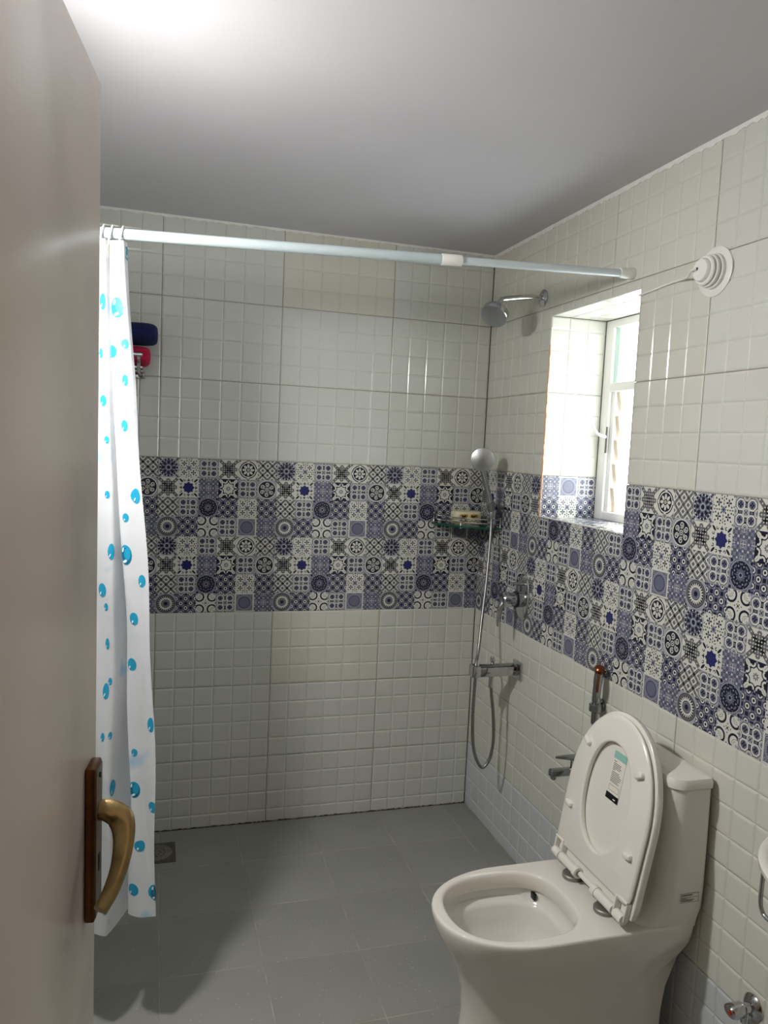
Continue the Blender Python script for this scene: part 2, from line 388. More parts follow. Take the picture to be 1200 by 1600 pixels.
def m_D(o):                                   # crossed lattice with white triangles
    rect(o, 0, 0, .70, .70, pi / 4, G, 1)
    for sg in (1, -1): rect(o, 0, 0, 1.6, .155, sg * pi / 4, G, 1)
    s = .165
    for i in range(-9, 10):
        for j in range(-9, 10):
            if (i + j) % 2: continue
            x, y = (i - j) * s * .707, (i + j) * s * .707
            if max(abs(x), abs(y)) > .97: continue
            if abs(x) + abs(y) < .98 or abs(abs(x) - abs(y)) < .06: rect(o, x, y, .05, .05, pi / 4, W, 2)
    for k in range(4): petal(o, 0, 0, k * pi / 2, .35, .6, .05, P, 3, 6); petal(o, 0, 0, k * pi / 2 + pi / 4, .12, .3, .04, N, 3, 6)
def m_E(o):                                   # eight-petal flower in a ring
    for k in range(4): ring(o, 0, 0, .82, .92, 6, N, 1, k * pi / 2 + .16, pi / 2 - .32); rect(o, .97 * cos(k * pi / 2), .97 * sin(k * pi / 2), .05, .17, k * pi / 2, G, 1)
    disc(o, 0, 0, .72, 22, N, 1)
    for k in range(8): petal(o, 0, 0, k * pi / 4, .2, .63, .125, W, 2, 10)
    disc(o, 0, 0, .19, 10, N, 3); disc(o, 0, 0, .14, 8, W, 4); disc(o, 0, 0, .06, 6, N, 5)
    for x, y in Q4: petal(o, x * .92, y * .92, math.atan2(y, x), -.12, .2, .1, G, 1); disc(o, x * .78, y * .97, .05, 5, N, 1); disc(o, x * .97, y * .78, .05, 5, N, 1)
def m_F(o):                                   # crossed bands and diamonds
    for c in (-2, -1, 0, 1, 2):
        for sg in (1, -1):
            rect(o, c / 2, sg * c / 2 * 1.0, 1.6, .105, -sg * pi / 4, G, 1)
            for t in (-1.24, -.88, -.53, -.18, .18, .53, .88, 1.24): rect(o, c / 2 + t * .707, sg * c / 2 - sg * t * .707, .07, .022, -sg * pi / 4, P, 2)
    for x, y in ((.5, 0), (-.5, 0), (0, .5), (0, -.5), (1, .5), (1, -.5), (-1, .5), (-1, -.5), (.5, 1), (-.5, 1), (.5, -1), (-.5, -1)):
        rect(o, x, y, .13, .13, pi / 4, G, 3)
def m_G(o):                                   # blue eight-point star
    rect(o, 0, 0, .44, .44, 0, B, 1); rect(o, 0, 0, .44, .44, pi / 4, B, 2)
    for k in range(4):
        a = k * pi / 2
        petal(o, 0, 0, a, .62, .95, .06, N, 1, 6); disc(o, .74 * cos(a + .14), .74 * sin(a + .14), .06, 6, N, 1); disc(o, .74 * cos(a - .14), .74 * sin(a - .14), .06, 6, N, 1)
        b = a + pi / 4
        petal(o, 0, 0, b, .78, 1.3, .1, N, 1, 8)
        for d in (-.3, .3): ring(o, .88 * cos(b + d), .88 * sin(b + d), .06, .13, 6, N, 1, b + d, 4.5)
def m_H(o):                                   # fine lattice
    for i in range(-4, 5):
        for j in range(-4, 5):
            x, y = i * .235, j * .235
            if i % 2 == 0 and j % 2 == 0: rect(o, x, y, .06, .06, pi / 4, W, 1)
            elif (i + j) % 2: rect(o, x, y, .075, .075, pi / 4, N, 1); rect(o, x, y, .03, .03, pi / 4, P, 2)
            else: ring(o, x, y, .06, .09, 6, P, 1)
    for x, y in ((0, 0), (1, 0), (-1, 0), (0, 1), (0, -1)):
        disc(o, x, y, .27, 10, S, 3); ring(o, x, y, .24, .29, 10, P, 4); rect(o, x, y, .25, .022, 0, W, 5); rect(o, x, y, .022, .25, 0, W, 5)
def m_I(o):                                   # baroque star on black
    for k in range(8):
        a = k * pi / 4
        o.append(([(0, 0), (.5 * cos(a - pi / 8), .5 * sin(a - pi / 8)), (.62 * cos(a), .62 * sin(a)), (.5 * cos(a + pi / 8), .5 * sin(a + pi / 8))], W, 2))
        petal(o, 0, 0, a, .06, .28, .055, S if k % 2 else G, 3, 6)
        ring(o, .86 * cos(a + pi / 8), .86 * sin(a + pi / 8), .13, .27, 7, W, 2, a + pi / 8 + pi - 1.5, 3.0)
    for x, y in Q4:
        a = math.atan2(y, x)
        petal(o, 0, 0, a, .74, 1.34, .17, W, 3, 8); rect(o, x * .78, y * .78, .2, .015, a, G, 4)
    for k in range(4): petal(o, 0, 0, k * pi / 2, .74, 1.1, .09, N, 3); disc(o, .93 * cos(k * pi / 2), .93 * sin(k * pi / 2), .07, 6, P, 4)
def m_J(o):                                   # six spirals in a disc
    disc(o, 0, 0, .99, 26, W, 1); disc(o, 0, 0, .9, 26, N, 2)
    for k in range(6):
        a = k * pi / 3 + pi / 6
        strip(o, spiral(.56 * cos(a), .56 * sin(a), .25, a + 2.6, 1.45, 14), .042, W, 3)
    ring(o, 0, 0, .14, .21, 10, W, 3); disc(o, 0, 0, .07, 6, W, 3)
    for x, y in Q4: petal(o, x * .93, y * .93, math.atan2(y, x), -.08, .2, .13, G, 1)
def m_K(o):                                   # rings and squares
    for x, y in ((.5, 0), (-.5, 0), (0, .5), (0, -.5), (1, .5), (-1, .5), (1, -.5), (-1, -.5), (.5, 1), (-.5, 1), (.5, -1), (-.5, -1)):
        disc(o, x, y, .27, 12, N, 1); disc(o, x, y, .2, 12, W, 2); disc(o, x, y, .1, 8, N, 3)
    for x, y in Q4: rect(o, x * .5, y * .5, .14, .14, 0, N, 1); rect(o, x, y, .14, .14, 0, N, 1)
    for x, y in ((0, 0), (1, 0), (-1, 0), (0, 1), (0, -1)): rect(o, x, y, .14, .14, 0, N, 1)
    for i in (-.75, -.25, .25, .75):
        for j in (-.75, -.25, .25, .75): rect(o, i, j, .05, .05, pi / 4, P, 1)
def m_L(o):                                   # sun wheel
    for x, y in Q4: petal(o, x * .92, y * .92, math.atan2(y, -x), -.16, .16, .08, N, 1); disc(o, x * .95, y * .7, .04, 5, N, 1)
    disc(o, 0, 0, .98, 28, G, 1); ring(o, 0, 0, .93, .98, 24, N, 2); ring(o, 0, 0, .74, .79, 24, N, 2); disc(o, 0, 0, .76, 26, W, 3)
    for k in range(22):
        a = k * pi / 11; b = pi / 30
        o.append(([(.77 * cos(a - b), .77 * sin(a - b)), (.77 * cos(a + b), .77 * sin(a + b)), (.54 * cos(a), .54 * sin(a))], N, 4))
    disc(o, 0, 0, .45, 18, N, 4); ring(o, 0, 0, .33, .38, 16, P, 5); disc(o, 0, 0, .31, 14, S, 5); disc(o, 0, 0, .19, 10, N, 6)
def m_M(o):                                   # acanthus scrolls
    for x, y in Q4:
        a = math.atan2(y, x); cx, cy = x * .66, y * .66
        ring(o, cx, cy, .37, .53, 10, N, 2, a + pi - 1.75, 3.5)
        for d in (-1.75, 1.75):
            disc(o, cx + .42 * cos(a + pi + d), cy + .42 * sin(a + pi + d), .11, 8, N, 3)
        for q in (.28, .14): ring(o, cx + x * .1, cy + y * .1, q - .035, q, 7, G, 1, a + pi - 1.3, 2.6)
        petal(o, x * .95, y * .95, a, -.2, .1, .1, P, 1)
    for k in range(4):
        petal(o, 0, 0, k * pi / 2 + pi / 4, .1, .2, .06, G, 3, 6); disc(o, .3 * cos(k * pi / 2), .3 * sin(k * pi / 2), .06, 6, G, 3); disc(o, .95 * cos(k * pi / 2), .95 * sin(k * pi / 2), .06, 6, G, 3)
    rect(o, 0, 0, .07, .07, pi / 4, N, 3)
def m_N(o):                                   # framed blue disc
    rect(o, 0, 0, .88, .88, 0, S, 1)
    for x, y in Q4: disc(o, x * .72, y * .72, .12, 6, P, 2); disc(o, x * .72, y * .72, .06, 6, N, 3)
    disc(o, 0, 0, .82, 26, P, 3); disc(o, 0, 0, .77, 26, S, 4)
    for k in range(26): disc(o, .7 * cos(k * pi / 13), .7 * sin(k * pi / 13), .045, 4, P, 5)
    disc(o, 0, 0, .61, 24, N, 5); disc(o, 0, 0, .57, 24, S, 6)
MOTIF = dict(A=(m_A, P), a=(m_A2, S), B=(m_B, W), C=(m_C, P), D=(m_D, W), E=(m_E, W), F=(m_F, W), G=(m_G, W), H=(m_H, S), I=(m_I, N), J=(m_J, P), K=(m_K, S), L=(m_L, P), M=(m_M, W), N=(m_N, W))
GRIDP = ['ABCDEF', 'DGHICJ', 'FCaKBK', 'LKMCNH']
MOT = {}
for k_, (fn, base) in MOTIF.items():
    o_ = []; fn(o_)
    MOT[k_] = ([(pp, c, ly) for pp, c, ly in ((clip_poly(q, -1, 1, -1, 1), c, ly) for q, c, ly in o_) if pp], base)

GAP = 0.0009
def tile_cells(clip, hole):
    """cells of a 6 x 4 tile (local metres, origin at lower left) kept after clipping by the tile's cut and a hole"""
    out = {}
    for c in range(6):
        for r_ in range(4):
            x0, x1, y0, y1 = c * SQ, (c + 1) * SQ, r_ * SQ, (r_ + 1) * SQ
            x0, x1, y0, y1 = max(x0, clip[0]), min(x1, clip[1]), max(y0, clip[2]), min(y1, clip[3])
            if x1 - x0 < 0.004 or y1 - y0 < 0.004: continue
            if hole:
                mx_ = (x0 + x1) / 2
                if hole[0] < mx_ < hole[1] and y1 > hole[2] + 1e-4 and y0 < hole[3] - 1e-4:
                    if y1 > hole[3] + 0.004: y0 = hole[3]
                    else: continue
            out[(c, r_)] = (x0, x1, y0, y1)
    return out
def skirts(mb, cells, clip, mi=0, zt=0.0, zb=-0.008):
    for (c, r_), (x0, x1, y0, y1) in cells.items():
        X0, X1, Y0, Y1 = x0, x1, y0, y1
        if (c - 1, r_) not in cells: mb.face([(X0, Y1, zt), (X0, Y0, zt), (X0, Y0, zb), (X0, Y1, zb)], mi)
        if (c + 1, r_) not in cells: mb.face([(X1, Y0, zt), (X1, Y1, zt), (X1, Y1, zb), (X1, Y0, zb)], mi)
        if (c, r_ - 1) not in cells: mb.face([(X0, Y0, zt), (X1, Y0, zt), (X1, Y0, zb), (X0, Y0, zb)], mi)
        if (c, r_ + 1) not in cells: mb.face([(X1, Y1, zt), (X0, Y1, zt), (X0, Y1, zb), (X1, Y1, zb)], mi)
CACHE = {}
def white_mesh(clip, hole, flat=False):
    key = ('w',) + tuple(round(a, 4) for a in clip) + (tuple(round(a, 4) for a in hole) if hole else ())
    if key in CACHE: return CACHE[key]
    cl = (max(clip[0], GAP), min(clip[1], 0.45 - GAP), max(clip[2], GAP), min(clip[3], 0.3 - GAP))
    cells = tile_cells(cl, hole); mb = MB(); dz, e, e2 = -0.0026, 0.0012, 0.0068
    for (x0, x1, y0, y1) in cells.values():
        E1 = min(e2, (x1 - x0) * .3, (y1 - y0) * .3)
        a = [(x0, y0, dz), (x1, y0, dz), (x1, y1, dz), (x0, y1, dz)]
        m_ = [(x0 + E1 * .45, y0 + E1 * .45, dz * .3), (x1 - E1 * .45, y0 + E1 * .45, dz * .3), (x1 - E1 * .45, y1 - E1 * .45, dz * .3), (x0 + E1 * .45, y1 - E1 * .45, dz * .3)]
        b = [(x0 + E1, y0 + E1, 0), (x1 - E1, y0 + E1, 0), (x1 - E1, y1 - E1, 0), (x0 + E1, y1 - E1, 0)]
        mb.face(b)
        for i in range(4):
            j = (i + 1) % 4; mb.face([a[i], a[j], m_[j], m_[i]]); mb.face([m_[i], m_[j], b[j], b[i]])
    skirts(mb, cells, cl, 0, dz)
    CACHE[key] = mb.mesh('tile', [M['tile_white']]); return CACHE[key]
def print_mesh(clip, hole, rot=False):
    key = ('p', rot) + tuple(round(a, 4) for a in clip) + (tuple(round(a, 4) for a in hole) if hole else ())
    if key in CACHE: return CACHE[key]
    cl = (max(clip[0], GAP * .6), min(clip[1], 0.45 - GAP * .6), max(clip[2], GAP * .6), min(clip[3], 0.3 - GAP * .6))
    cells = tile_cells(cl, hole); mb = MB()
    for (c, r_), (x0, x1, y0, y1) in cells.items():
        ch = GRIDP[3 - r_][c] if not rot else GRIDP[r_][5 - c]
        polys, base = MOT[ch]
        mb.face([(x0, y0, 0), (x1, y0, 0), (x1, y1, 0), (x0, y1, 0)], base)
        cx, cy, h = (c + .5) * SQ, (r_ + .5) * SQ, SQ / 2 * .985
        for q, col, ly in polys:
            qq = clip_poly([(cx + a * h, cy + b * h) for a, b in q], x0, x1, y0, y1)
            if qq: mb.face([(a, b, ly * 0.00003) for a, b in qq], col)
    skirts(mb, cells, cl, 0, 0.0)
    CACHE[key] = mb.mesh('tile', PM); return CACHE[key]

def frame(u, v, o):
    u, v = Vector(u), Vector(v); n = u.cross(v); m_ = Matrix.Identity(4)
    for i in range(3): m_[i][0], m_[i][1], m_[i][2], m_[i][3] = u[i], v[i], n[i], o[i]
    return m_
def put_tile(parent, mesh, u, v, o, tone=None):
    t = link('tile', mesh, parent); t.matrix_world = frame(u, v, o)
    if tone and tone != 'tile_white':
        t.material_slots[0].link = 'OBJECT'; t.material_slots[0].material = M[tone]
    return t
def tile_wall(parent, u, v, o, joints, u_lim, z_rows, tone_fn, hole=None):
    """u runs to the right as seen from the room; o is the world point of u = 0, z = 0"""
    u_, v_ = Vector(u), Vector(v); o_ = Vector(o)
    for ju in joints:
        c0, c1 = max(0.0, u_lim[0] - ju), min(0.45, u_lim[1] - ju)
        if c1 - c0 < 0.006: continue
        for z in z_rows:
            r0, r1 = max(0.0, 0.0 - z), min(0.3, ZC - z)
            clip = (c0, c1, r0, r1); h = None
            if hole:
                h = (hole[0] - ju, hole[1] - ju, hole[2] - z, hole[3] - z)
                if h[1] < 0.002 or h[0] > 0.448 or h[3] < 0.002 or h[2] > 0.298: h = None
            band = BAND0 - 0.01 < z < BAND1 - 0.05
            me = print_mesh(clip, h) if band else white_mesh(clip, h)
            if not me.polygons: continue
            put_tile(parent, me, u_, v_, o_ + u_ * ju + v_ * z, None if band else tone_fn(ju, z))
ROWS = [0.878 + 0.3 * k for k in range(-3, 5)]
def tone_back(ju, z):
    if abs(ju + 0.881) < .01 and (z > 2.0 or abs(z - .578) < .01): return 'tile_cream'
    return 'tile_white' if z > 1.4 else 'tile_white'
tile_wall(wall_back, (1, 0, 0), (0, 0, 1), (0, 0, 0), [-0.431 - .45 * k for k in range(4)], (XL, 0.0), ROWS, tone_back)
def tone_right(ju, z):
    if z < 0.1: return 'tile_grey'
    if z > 2.0 and ju < .6: return 'tile_cream'
    return 'tile_ivory' if ju < 1.0 or z < .8 else 'tile_white'
tile_wall(wall_right, (0, -1, 0), (0, 0, 1), (0, 0, 0), [-0.004 + .45 * k for k in range(6)], (0.0, -YF), ROWS, tone_right, hole=(-WY0, -WY1, WZ0, WZ1))
tile_wall(wall_left, (0, 1, 0), (0, 0, 1), (XL, 0, 0), [-0.45 * (k + 1) for k in range(6)], (YF, 0.0), ROWS, lambda a, b: 'tile_white')

# window reveal: jambs, sill and soffit tiled as well
RD = 0.225
def reveal(u, v, o, ulen, vlen, kind, rot=False):
    nu = math.ceil(ulen / .45 - 1e-6); nv = math.ceil(vlen / .3 - 1e-6)
    for i in range(nu):
        for j in range(nv):
            clip = (0, min(.45, ulen - .45 * i), 0, min(.3, vlen - .3 * j))
            me = print_mesh(clip, None, rot) if kind == 'p' else white_mesh(clip, None)
            put_tile(wall_right, me, u, v, Vector(o) + Vector(u) * .45 * i + Vector(v) * .3 * j, None if kind == 'p' else 'tile_ivory')
jb = 0.15
# printed course at the foot of each jamb: the upper two rows of a tile set upside down
def jamb_print(u, o):
    me = print_mesh((0, RD, 0.15, 0.3), None, True) if True else None
    put_tile(wall_right, me, u, (0, 0, 1), (o[0], o[1], o[2] - 0.15))
jamb_print((1, 0, 0), (0.0, WY0, WZ0)); jamb_print((-1, 0, 0), (RD, WY1, WZ0))
reveal((1, 0, 0), (0, 0, 1), (0, WY0, WZ0 + jb), RD, WZ1 - WZ0 - jb, 'w')
reveal((-1, 0, 0), (0, 0, 1), (RD, WY1, WZ0 + jb), RD, WZ1 - WZ0 - jb, 'w')
reveal((1, 0, 0), (0, 1, 0), (0, WY1, WZ0), RD, WY0 - WY1, 'p')
reveal((1, 0, 0), (0, -1, 0), (0, WY0, WZ1), RD, WY0 - WY1, 'w')

# rough strips: raw tile edge on the far jamb arris, plaster line under the ceiling, dirty joint at the floor
def rough_strip(name, p0, p1, across, w, t, m_, amp, parent=None, seed=1, n=60):
    rnd = random.Random(seed); p0, p1, ac = Vector(p0), Vector(p1), Vector(across).normalized()
    nrm = (p1 - p0).normalized().cross(ac); mb = MB(); A = []; Bp = []
    for k in range(n + 1):
        p = p0.lerp(p1, k / n); A.append(p - nrm * t * 0); Bp.append(p + ac * (w + rnd.uniform(-amp, amp)))
    for k in range(n):
        mb.face([A[k] + nrm * t, A[k + 1] + nrm * t, Bp[k + 1] + nrm * t, Bp[k] + nrm * t]); mb.face([A[k] - nrm * t, Bp[k] - nrm * t, Bp[k + 1] - nrm * t, A[k + 1] - nrm * t])
        mb.face([Bp[k] + nrm * t, Bp[k + 1] + nrm * t, Bp[k + 1] - nrm * t, Bp[k] - nrm * t]); mb.face([A[k] - nrm * t, A[k + 1] - nrm * t, A[k + 1] + nrm * t, A[k] + nrm * t])
    return mb.build(name, m_, parent)
o = rough_strip('raw_edge', (-0.0005, WY0 + .001, WZ0), (-0.0005, WY0 + .001, WZ1 - .1), (0, -1, 0), .009, .0012, M['raw_edge'], .003, wall_right, 3)
o = rough_strip('raw_edge', (-0.0005, WY0 + .001, WZ0 + .001), (-0.0005, WY1, WZ0 + .001), (0, 0, 1), .004, .0012, M['caulk'], .002, wall_right, 4)
tag(rough_strip('trim_2', (0, -0.001, ZC), (XL, -0.001, ZC), (0, 0, -1), .008, .002, M['caulk'], .003, None, 5, 160), kind='structure')
tag(rough_strip('trim_3', (-0.001, 0, ZC), (-0.001, YF, ZC), (0, 0, -1), .014, .002, M['caulk'], .004, None, 6, 220), kind='structure')

tag(rough_strip('trim_4', (0, -0.0012, 0), (XL, -0.0012, 0), (0, 0, 1), .0035, .001, M['dirt'], .003, None, 8, 200), kind='structure')
# ------------------------------------------------------------------ floor tiles
def floor_tiles():
    xs = [0.0, -0.109] + [-0.109 - .298 * k for k in range(1, 6)]; xs = [x for x in xs if x > XL] + [XL]
    ys = [0.0, -0.28] + [-0.28 - .2905 * k for k in range(1, 8)]; ys = [y for y in ys if y > YF - .12] + [YF - 0.12]
    cache = {}; gp = 0.0014
    for i in range(len(xs) - 1):
        for j in range(len(ys) - 1):
            w, h = round(xs[i] - xs[i + 1], 4), round(ys[j] - ys[j + 1], 4)
            if w < .01 or h < .01: continue
            if (w, h) not in cache:
                mb = MB(); a, b = w / 2 - gp, h / 2 - gp; e = .0012
                lo = [(-a, -b, -.006), (a, -b, -.006), (a, b, -.006), (-a, b, -.006)]
                mi_ = [(-a, -b, -e), (a, -b, -e), (a, b, -e), (-a, b, -e)]
                hi = [(-a + e, -b + e, 0), (a - e, -b + e, 0), (a - e, b - e, 0), (-a + e, b - e, 0)]
                mb.face(hi)
                for k in range(4):
                    l_ = (k + 1) % 4; mb.face([lo[k], lo[l_], mi_[l_], mi_[k]]); mb.face([mi_[k], mi_[l_], hi[l_], hi[k]])
                cache[(w, h)] = mb.mesh('floor_tile', [M['floor_tile']])
            t = link('floor_tile', cache[(w, h)], floor); t.location = ((xs[i] + xs[i + 1]) / 2, (ys[j] + ys[j + 1]) / 2, random.uniform(-.0004, 0))
floor_tiles()

# ------------------------------------------------------------------ window unit
win = bpy.data.objects.new('window_1', None); COL.objects.link(win); win.location = (RD, (WY0 + WY1) / 2, WZ0)
tag(win, 'white framed window with frosted top pane over glass louvres', 'window', kind='structure')
def fr(name, x0, x1, y0, y1, z0, z1, m_=None, bev=.003, parent=None):
    return part(name, MB().box(x0, x1, y0, y1, z0, z1, bev=bev), m_ or M['frame'], parent or win)
FX0, FX1 = RD, RD + .05
fr('frame_stile', FX0, FX1, WY0 - .05, WY0, WZ0, WZ1); fr('frame_stile', FX0, FX1, WY1, WY1 + .05, WZ0, WZ1)
fr('frame_rail', FX0, FX1, WY1 + .05, WY0 - .05, WZ1 - .028, WZ1); fr('frame_rail', FX0, FX1, WY1 + .05, WY0 - .05, WZ0, WZ0 + .03)
fr('transom', FX0 - .004, FX1, WY1 + .05, WY0 - .05, 1.79, 1.822)
tp = fr('top_pane', FX0 + .022, FX0 + .028, WY1 + .05, WY0 - .074, 1.822, WZ1 - .028, M['pane'], 0)
fr('pane_edge', FX0 + .012, FX0 + .03, WY0 - .074, WY0 - .05, 1.822, WZ1 - .028, M['pane_edge'], .001)
nl = 5; lh = (1.79 - WZ0 - .03) / nl
for k in range(nl):
    z0 = WZ0 + .03 + k * lh
    Mx = Matrix.Translation((FX0 + .03, 0, z0 + lh / 2)) @ Matrix.Rotation(R(-9), 4, 'Y')
    part('louvre', MB().box(-.003, .003, WY1 + .066, WY0 - .076, -lh / 2 - .004, lh / 2 + .004, mtx=Mx), M['pane'], win)
    part('louvre_clip', MB().box(-.007, .007, WY0 - .092, WY0 - .070, -lh / 2 - .003, lh / 2 + .003, bev=.002, mtx=Mx), M['tan'], win)
    part('louvre_clip', MB().box(-.007, .007, WY1 + .05, WY1 + .068, -lh / 2 + .002, lh / 2 - .002, bev=.002, mtx=Mx), M['tan'], win)
fr('louvre_track', FX0 + .01, FX0 + .04, WY0 - .072, WY0 - .05, WZ0 + .03, 1.79)
fr('track_slot', FX0 - .003, FX0 + .001, WY0 - .056, WY0 - .048, 1.57, 1.665, M['drain'], .0)
hd = part('handle', MB().tube(catmull([(FX0 - .002, WY0 - .05, 1.628), (FX0 - .02, WY0 - .045, 1.632), (FX0 - .035, WY0 - .035, 1.645), (FX0 - .05, WY0 - .03, 1.675)], 5), [.006] * 8 + [.005] * 8, 8), M['white_plastic'], win)

# ------------------------------------------------------------------ wall lamp behind the door (main lamp of the room)
LP = Vector((-1.60, -1.36, 2.03))
lamp = thing('wall_lamp', 'white wall lamp with a tilted glowing bulb behind the open door', 'lamp', (XL, LP.y, LP.z))
LA = Vector((.45, -.42, -.79)).normalized()
part('lamp_base', MB().lathe([(.05, 0), (.05, .012), (.03, .02), (.026, .03)], (XL, LP.y, LP.z + .075), (1, 0, 0), 20), M['white_plastic'], lamp)
part('bulb_body', MB().lathe([(.018, -.085), (.020, -.05), (.034, -.02), (.046, -.004), (.046, 0)], LP, LA, 24), M['white_plastic'], lamp)
part('holder', MB().tube(catmull([(XL + .02, LP.y, LP.z + .075), (XL + .035, LP.y, LP.z + .082), LP - LA * .085], 5), .017, 12), M['white_plastic'], lamp)
part('bulb_dome', MB().lathe([(.0455, .0005), (.045, .008), (.040, .016), (.030, .0225), (.016, .026), (.003, .027)], LP, LA, 24, cap0=False), M['lamp'], lamp)
hall_fill = thing('hall_fill_lamp', 'round warm fill lamp added out of view in the hall outside the doorway', 'lamp', (-0.95, -3.35, 2.6))  # fill lamp added out of view to brighten the door and camera-side faces
part('lamp_base', MB().lathe([(.13, -.02), (.13, 0)], (-0.95, -3.35, 2.6), (0, 0, 1), 20), M['white_plastic'], hall_fill)
part('diffuser', MB().lathe([(.04, -.07), (.1, -.055), (.12, -.02)], (-0.95, -3.35, 2.6), (0, 0, 1), 20), M['hall_fill'], hall_fill)

# ------------------------------------------------------------------ door leaf, standing open on the left
door = bpy.data.objects.new('door_1', None); COL.objects.link(door)
tag(door, 'open grey enamelled door leaf with brass lever handle', 'door', kind='structure')
dd = Vector((0.1305, 0.9914, 0)); dn = Vector((0.9914, -0.1305, 0))
dm = Matrix.Identity(4)
for i in range(3): dm[i][0], dm[i][1], dm[i][2] = dd[i], dn[i], (0, 0, 1)[i]
dm[0][3], dm[1][3], dm[2][3] = -1.4135, -1.815, 0.01
door.matrix_world = dm @ Matrix.Rotation(R(0.33), 4, 'X')
# local: s along the leaf (free edge at 0, hinge at -0.7), off out of its face, z up
MB().box(-.70, 0, -.036, 0, 0, 2.04, bev=.002).build('leaf', M['door'], door)
plate = MB().box(-.076, -.03, 0, .015, .835, 1.068, bev=.0035).build('handle_plate', M['bronze'], door)
MB().box(-.073, -.033, .0145, .0162, .84, 1.063, bev=.0008).build('plate_face', M['plate_grey'], plate)
MB().lathe([(.004, .0155), (.004, .018)], (-.053, 0, 1.05), (0, 1, 0), 10).build('screw', M['black'], plate)
MB().lathe([(.004, .0155), (.004, .018)], (-.053, 0, .853), (0, 1, 0), 10).build('screw', M['black'], plate)
MB().box(-.058, -.048, .0155, .0175, .905, .93, bev=.0005).build('keyhole', M['black'], plate)
# lever: neck out of the plate, then a flat arm sweeping down and towards the hinge
prof = []
ctr = catmull([(-.052, .013, .996), (-.052, .030, .994), (-.056, .047, .983), (-.070, .054, .962), (-.094, .053, .934), (-.118, .046, .911), (-.142, .036, .896)], 6)
wid = [.014, .0165, .0185, .0155, .0125, .0110, .0095]
def lerpl(a, t):
    x = t * (len(a) - 1); i = min(int(x), len(a) - 2); return a[i] + (a[i + 1] - a[i]) * (x - i)
rings = []; bx = Vector((-.62, 0, .78)).normalized()
for k, p in enumerate(ctr):
    t = (ctr[min(k + 1, len(ctr) - 1)] - ctr[max(k - 1, 0)]).normalized()
    side = t.cross(bx).normalized(); w = lerpl(wid, k / (len(ctr) - 1)); h = .0095
    rings.append([p + side * w * math.copysign(abs(cos(2 * pi * q / 20)) ** .75, cos(2 * pi * q / 20)) + bx * h * math.copysign(abs(sin(2 * pi * q / 20)) ** .75, sin(2 * pi * q / 20)) for q in range(20)])
MB().loft(rings).build('lever', M['brass'], door, 60)

# ------------------------------------------------------------------ shower rod, rings and curtain
def rodz(x): return 2.098 + 0.0396 * x
rod = thing('shower_rod', 'white telescopic shower rod spanning the room under the ceiling', 'rod', (0, -1.003, 2.098))
part('outer_tube', MB().tube([(XL + .015, -1.0, rodz(XL)), (-.60, -1.0, rodz(-.6))], .0135, 18), M['rod'], rod, 50)
part('inner_tube', MB().tube([(-.60, -1.0, rodz(-.6)), (-.02, -1.003, rodz(-.02))], .0108, 18), M['rod_grey'], rod, 50)
part('collar', MB().lathe([(.0135, -.03), (.0152, -.028), (.0152, .03), (.0125, .032)], (-.575, -1.0, rodz(-.575)), (1, 0, .0396), 18), M['white_plastic'], rod, 50)
part('end_cap', MB().lathe([(.0118, -.045), (.0135, -.045), (.0155, -.03), (.0165, -.001), (.0165, 0)], (-.001, -1.003, rodz(0)), (1, 0, 0.02), 18), M['white_plastic'], rod, 50)
part('end_cap', MB().lathe([(.014, .045), (.016, .03), (.018, .001), (.018, 0)], (XL + .001, -1.0, rodz(XL)), (1, 0, 0), 18), M['white_plastic'], rod, 50)

# curtain surface: plan fold points at five heights; each row (x, y) per fold point
CZ = [2.018, 1.68, 1.205, .71, .33]
CP = [
    [(-1.600, -1.00)] * 5,
    [(-1.560, -1.045), (-1.560, -1.045), (-1.560, -1.045), (-1.565, -1.045), (-1.565, -1.045)],
    [(-1.520, -.965), (-1.520, -.965), (-1.525, -.96), (-1.53, -.955), (-1.53, -.955)],
    [(-1.490, -1.01), (-1.490, -1.01), (-1.488, -1.01), (-1.49, -1.01), (-1.488, -1.01)],
    [(-1.467, -1.035), (-1.453, -1.040), (-1.434, -1.045), (-1.433, -1.050), (-1.437, -1.055)],
    [(-1.452, -.985), (-1.432, -.975), (-1.402, -.965), (-1.384, -.955), (-1.384, -.95)],
    [(-1.457, -1.018), (-1.447, -1.020), (-1.412, -1.022), (-1.390, -1.024), (-1.384, -1.026)],
    [(-1.427, -1.036), (-1.404, -1.038), (-1.378, -1.042), (-1.352, -1.046), (-1.348, -1.050)],
    [(-1.417, -1.012), (-1.392, -1.030), (-1.354, -1.052), (-1.328, -1.064), (-1.320, -1.072)],
]
CB = [.29, .29, .29, .28, .275, .30, .312, .318, .322]
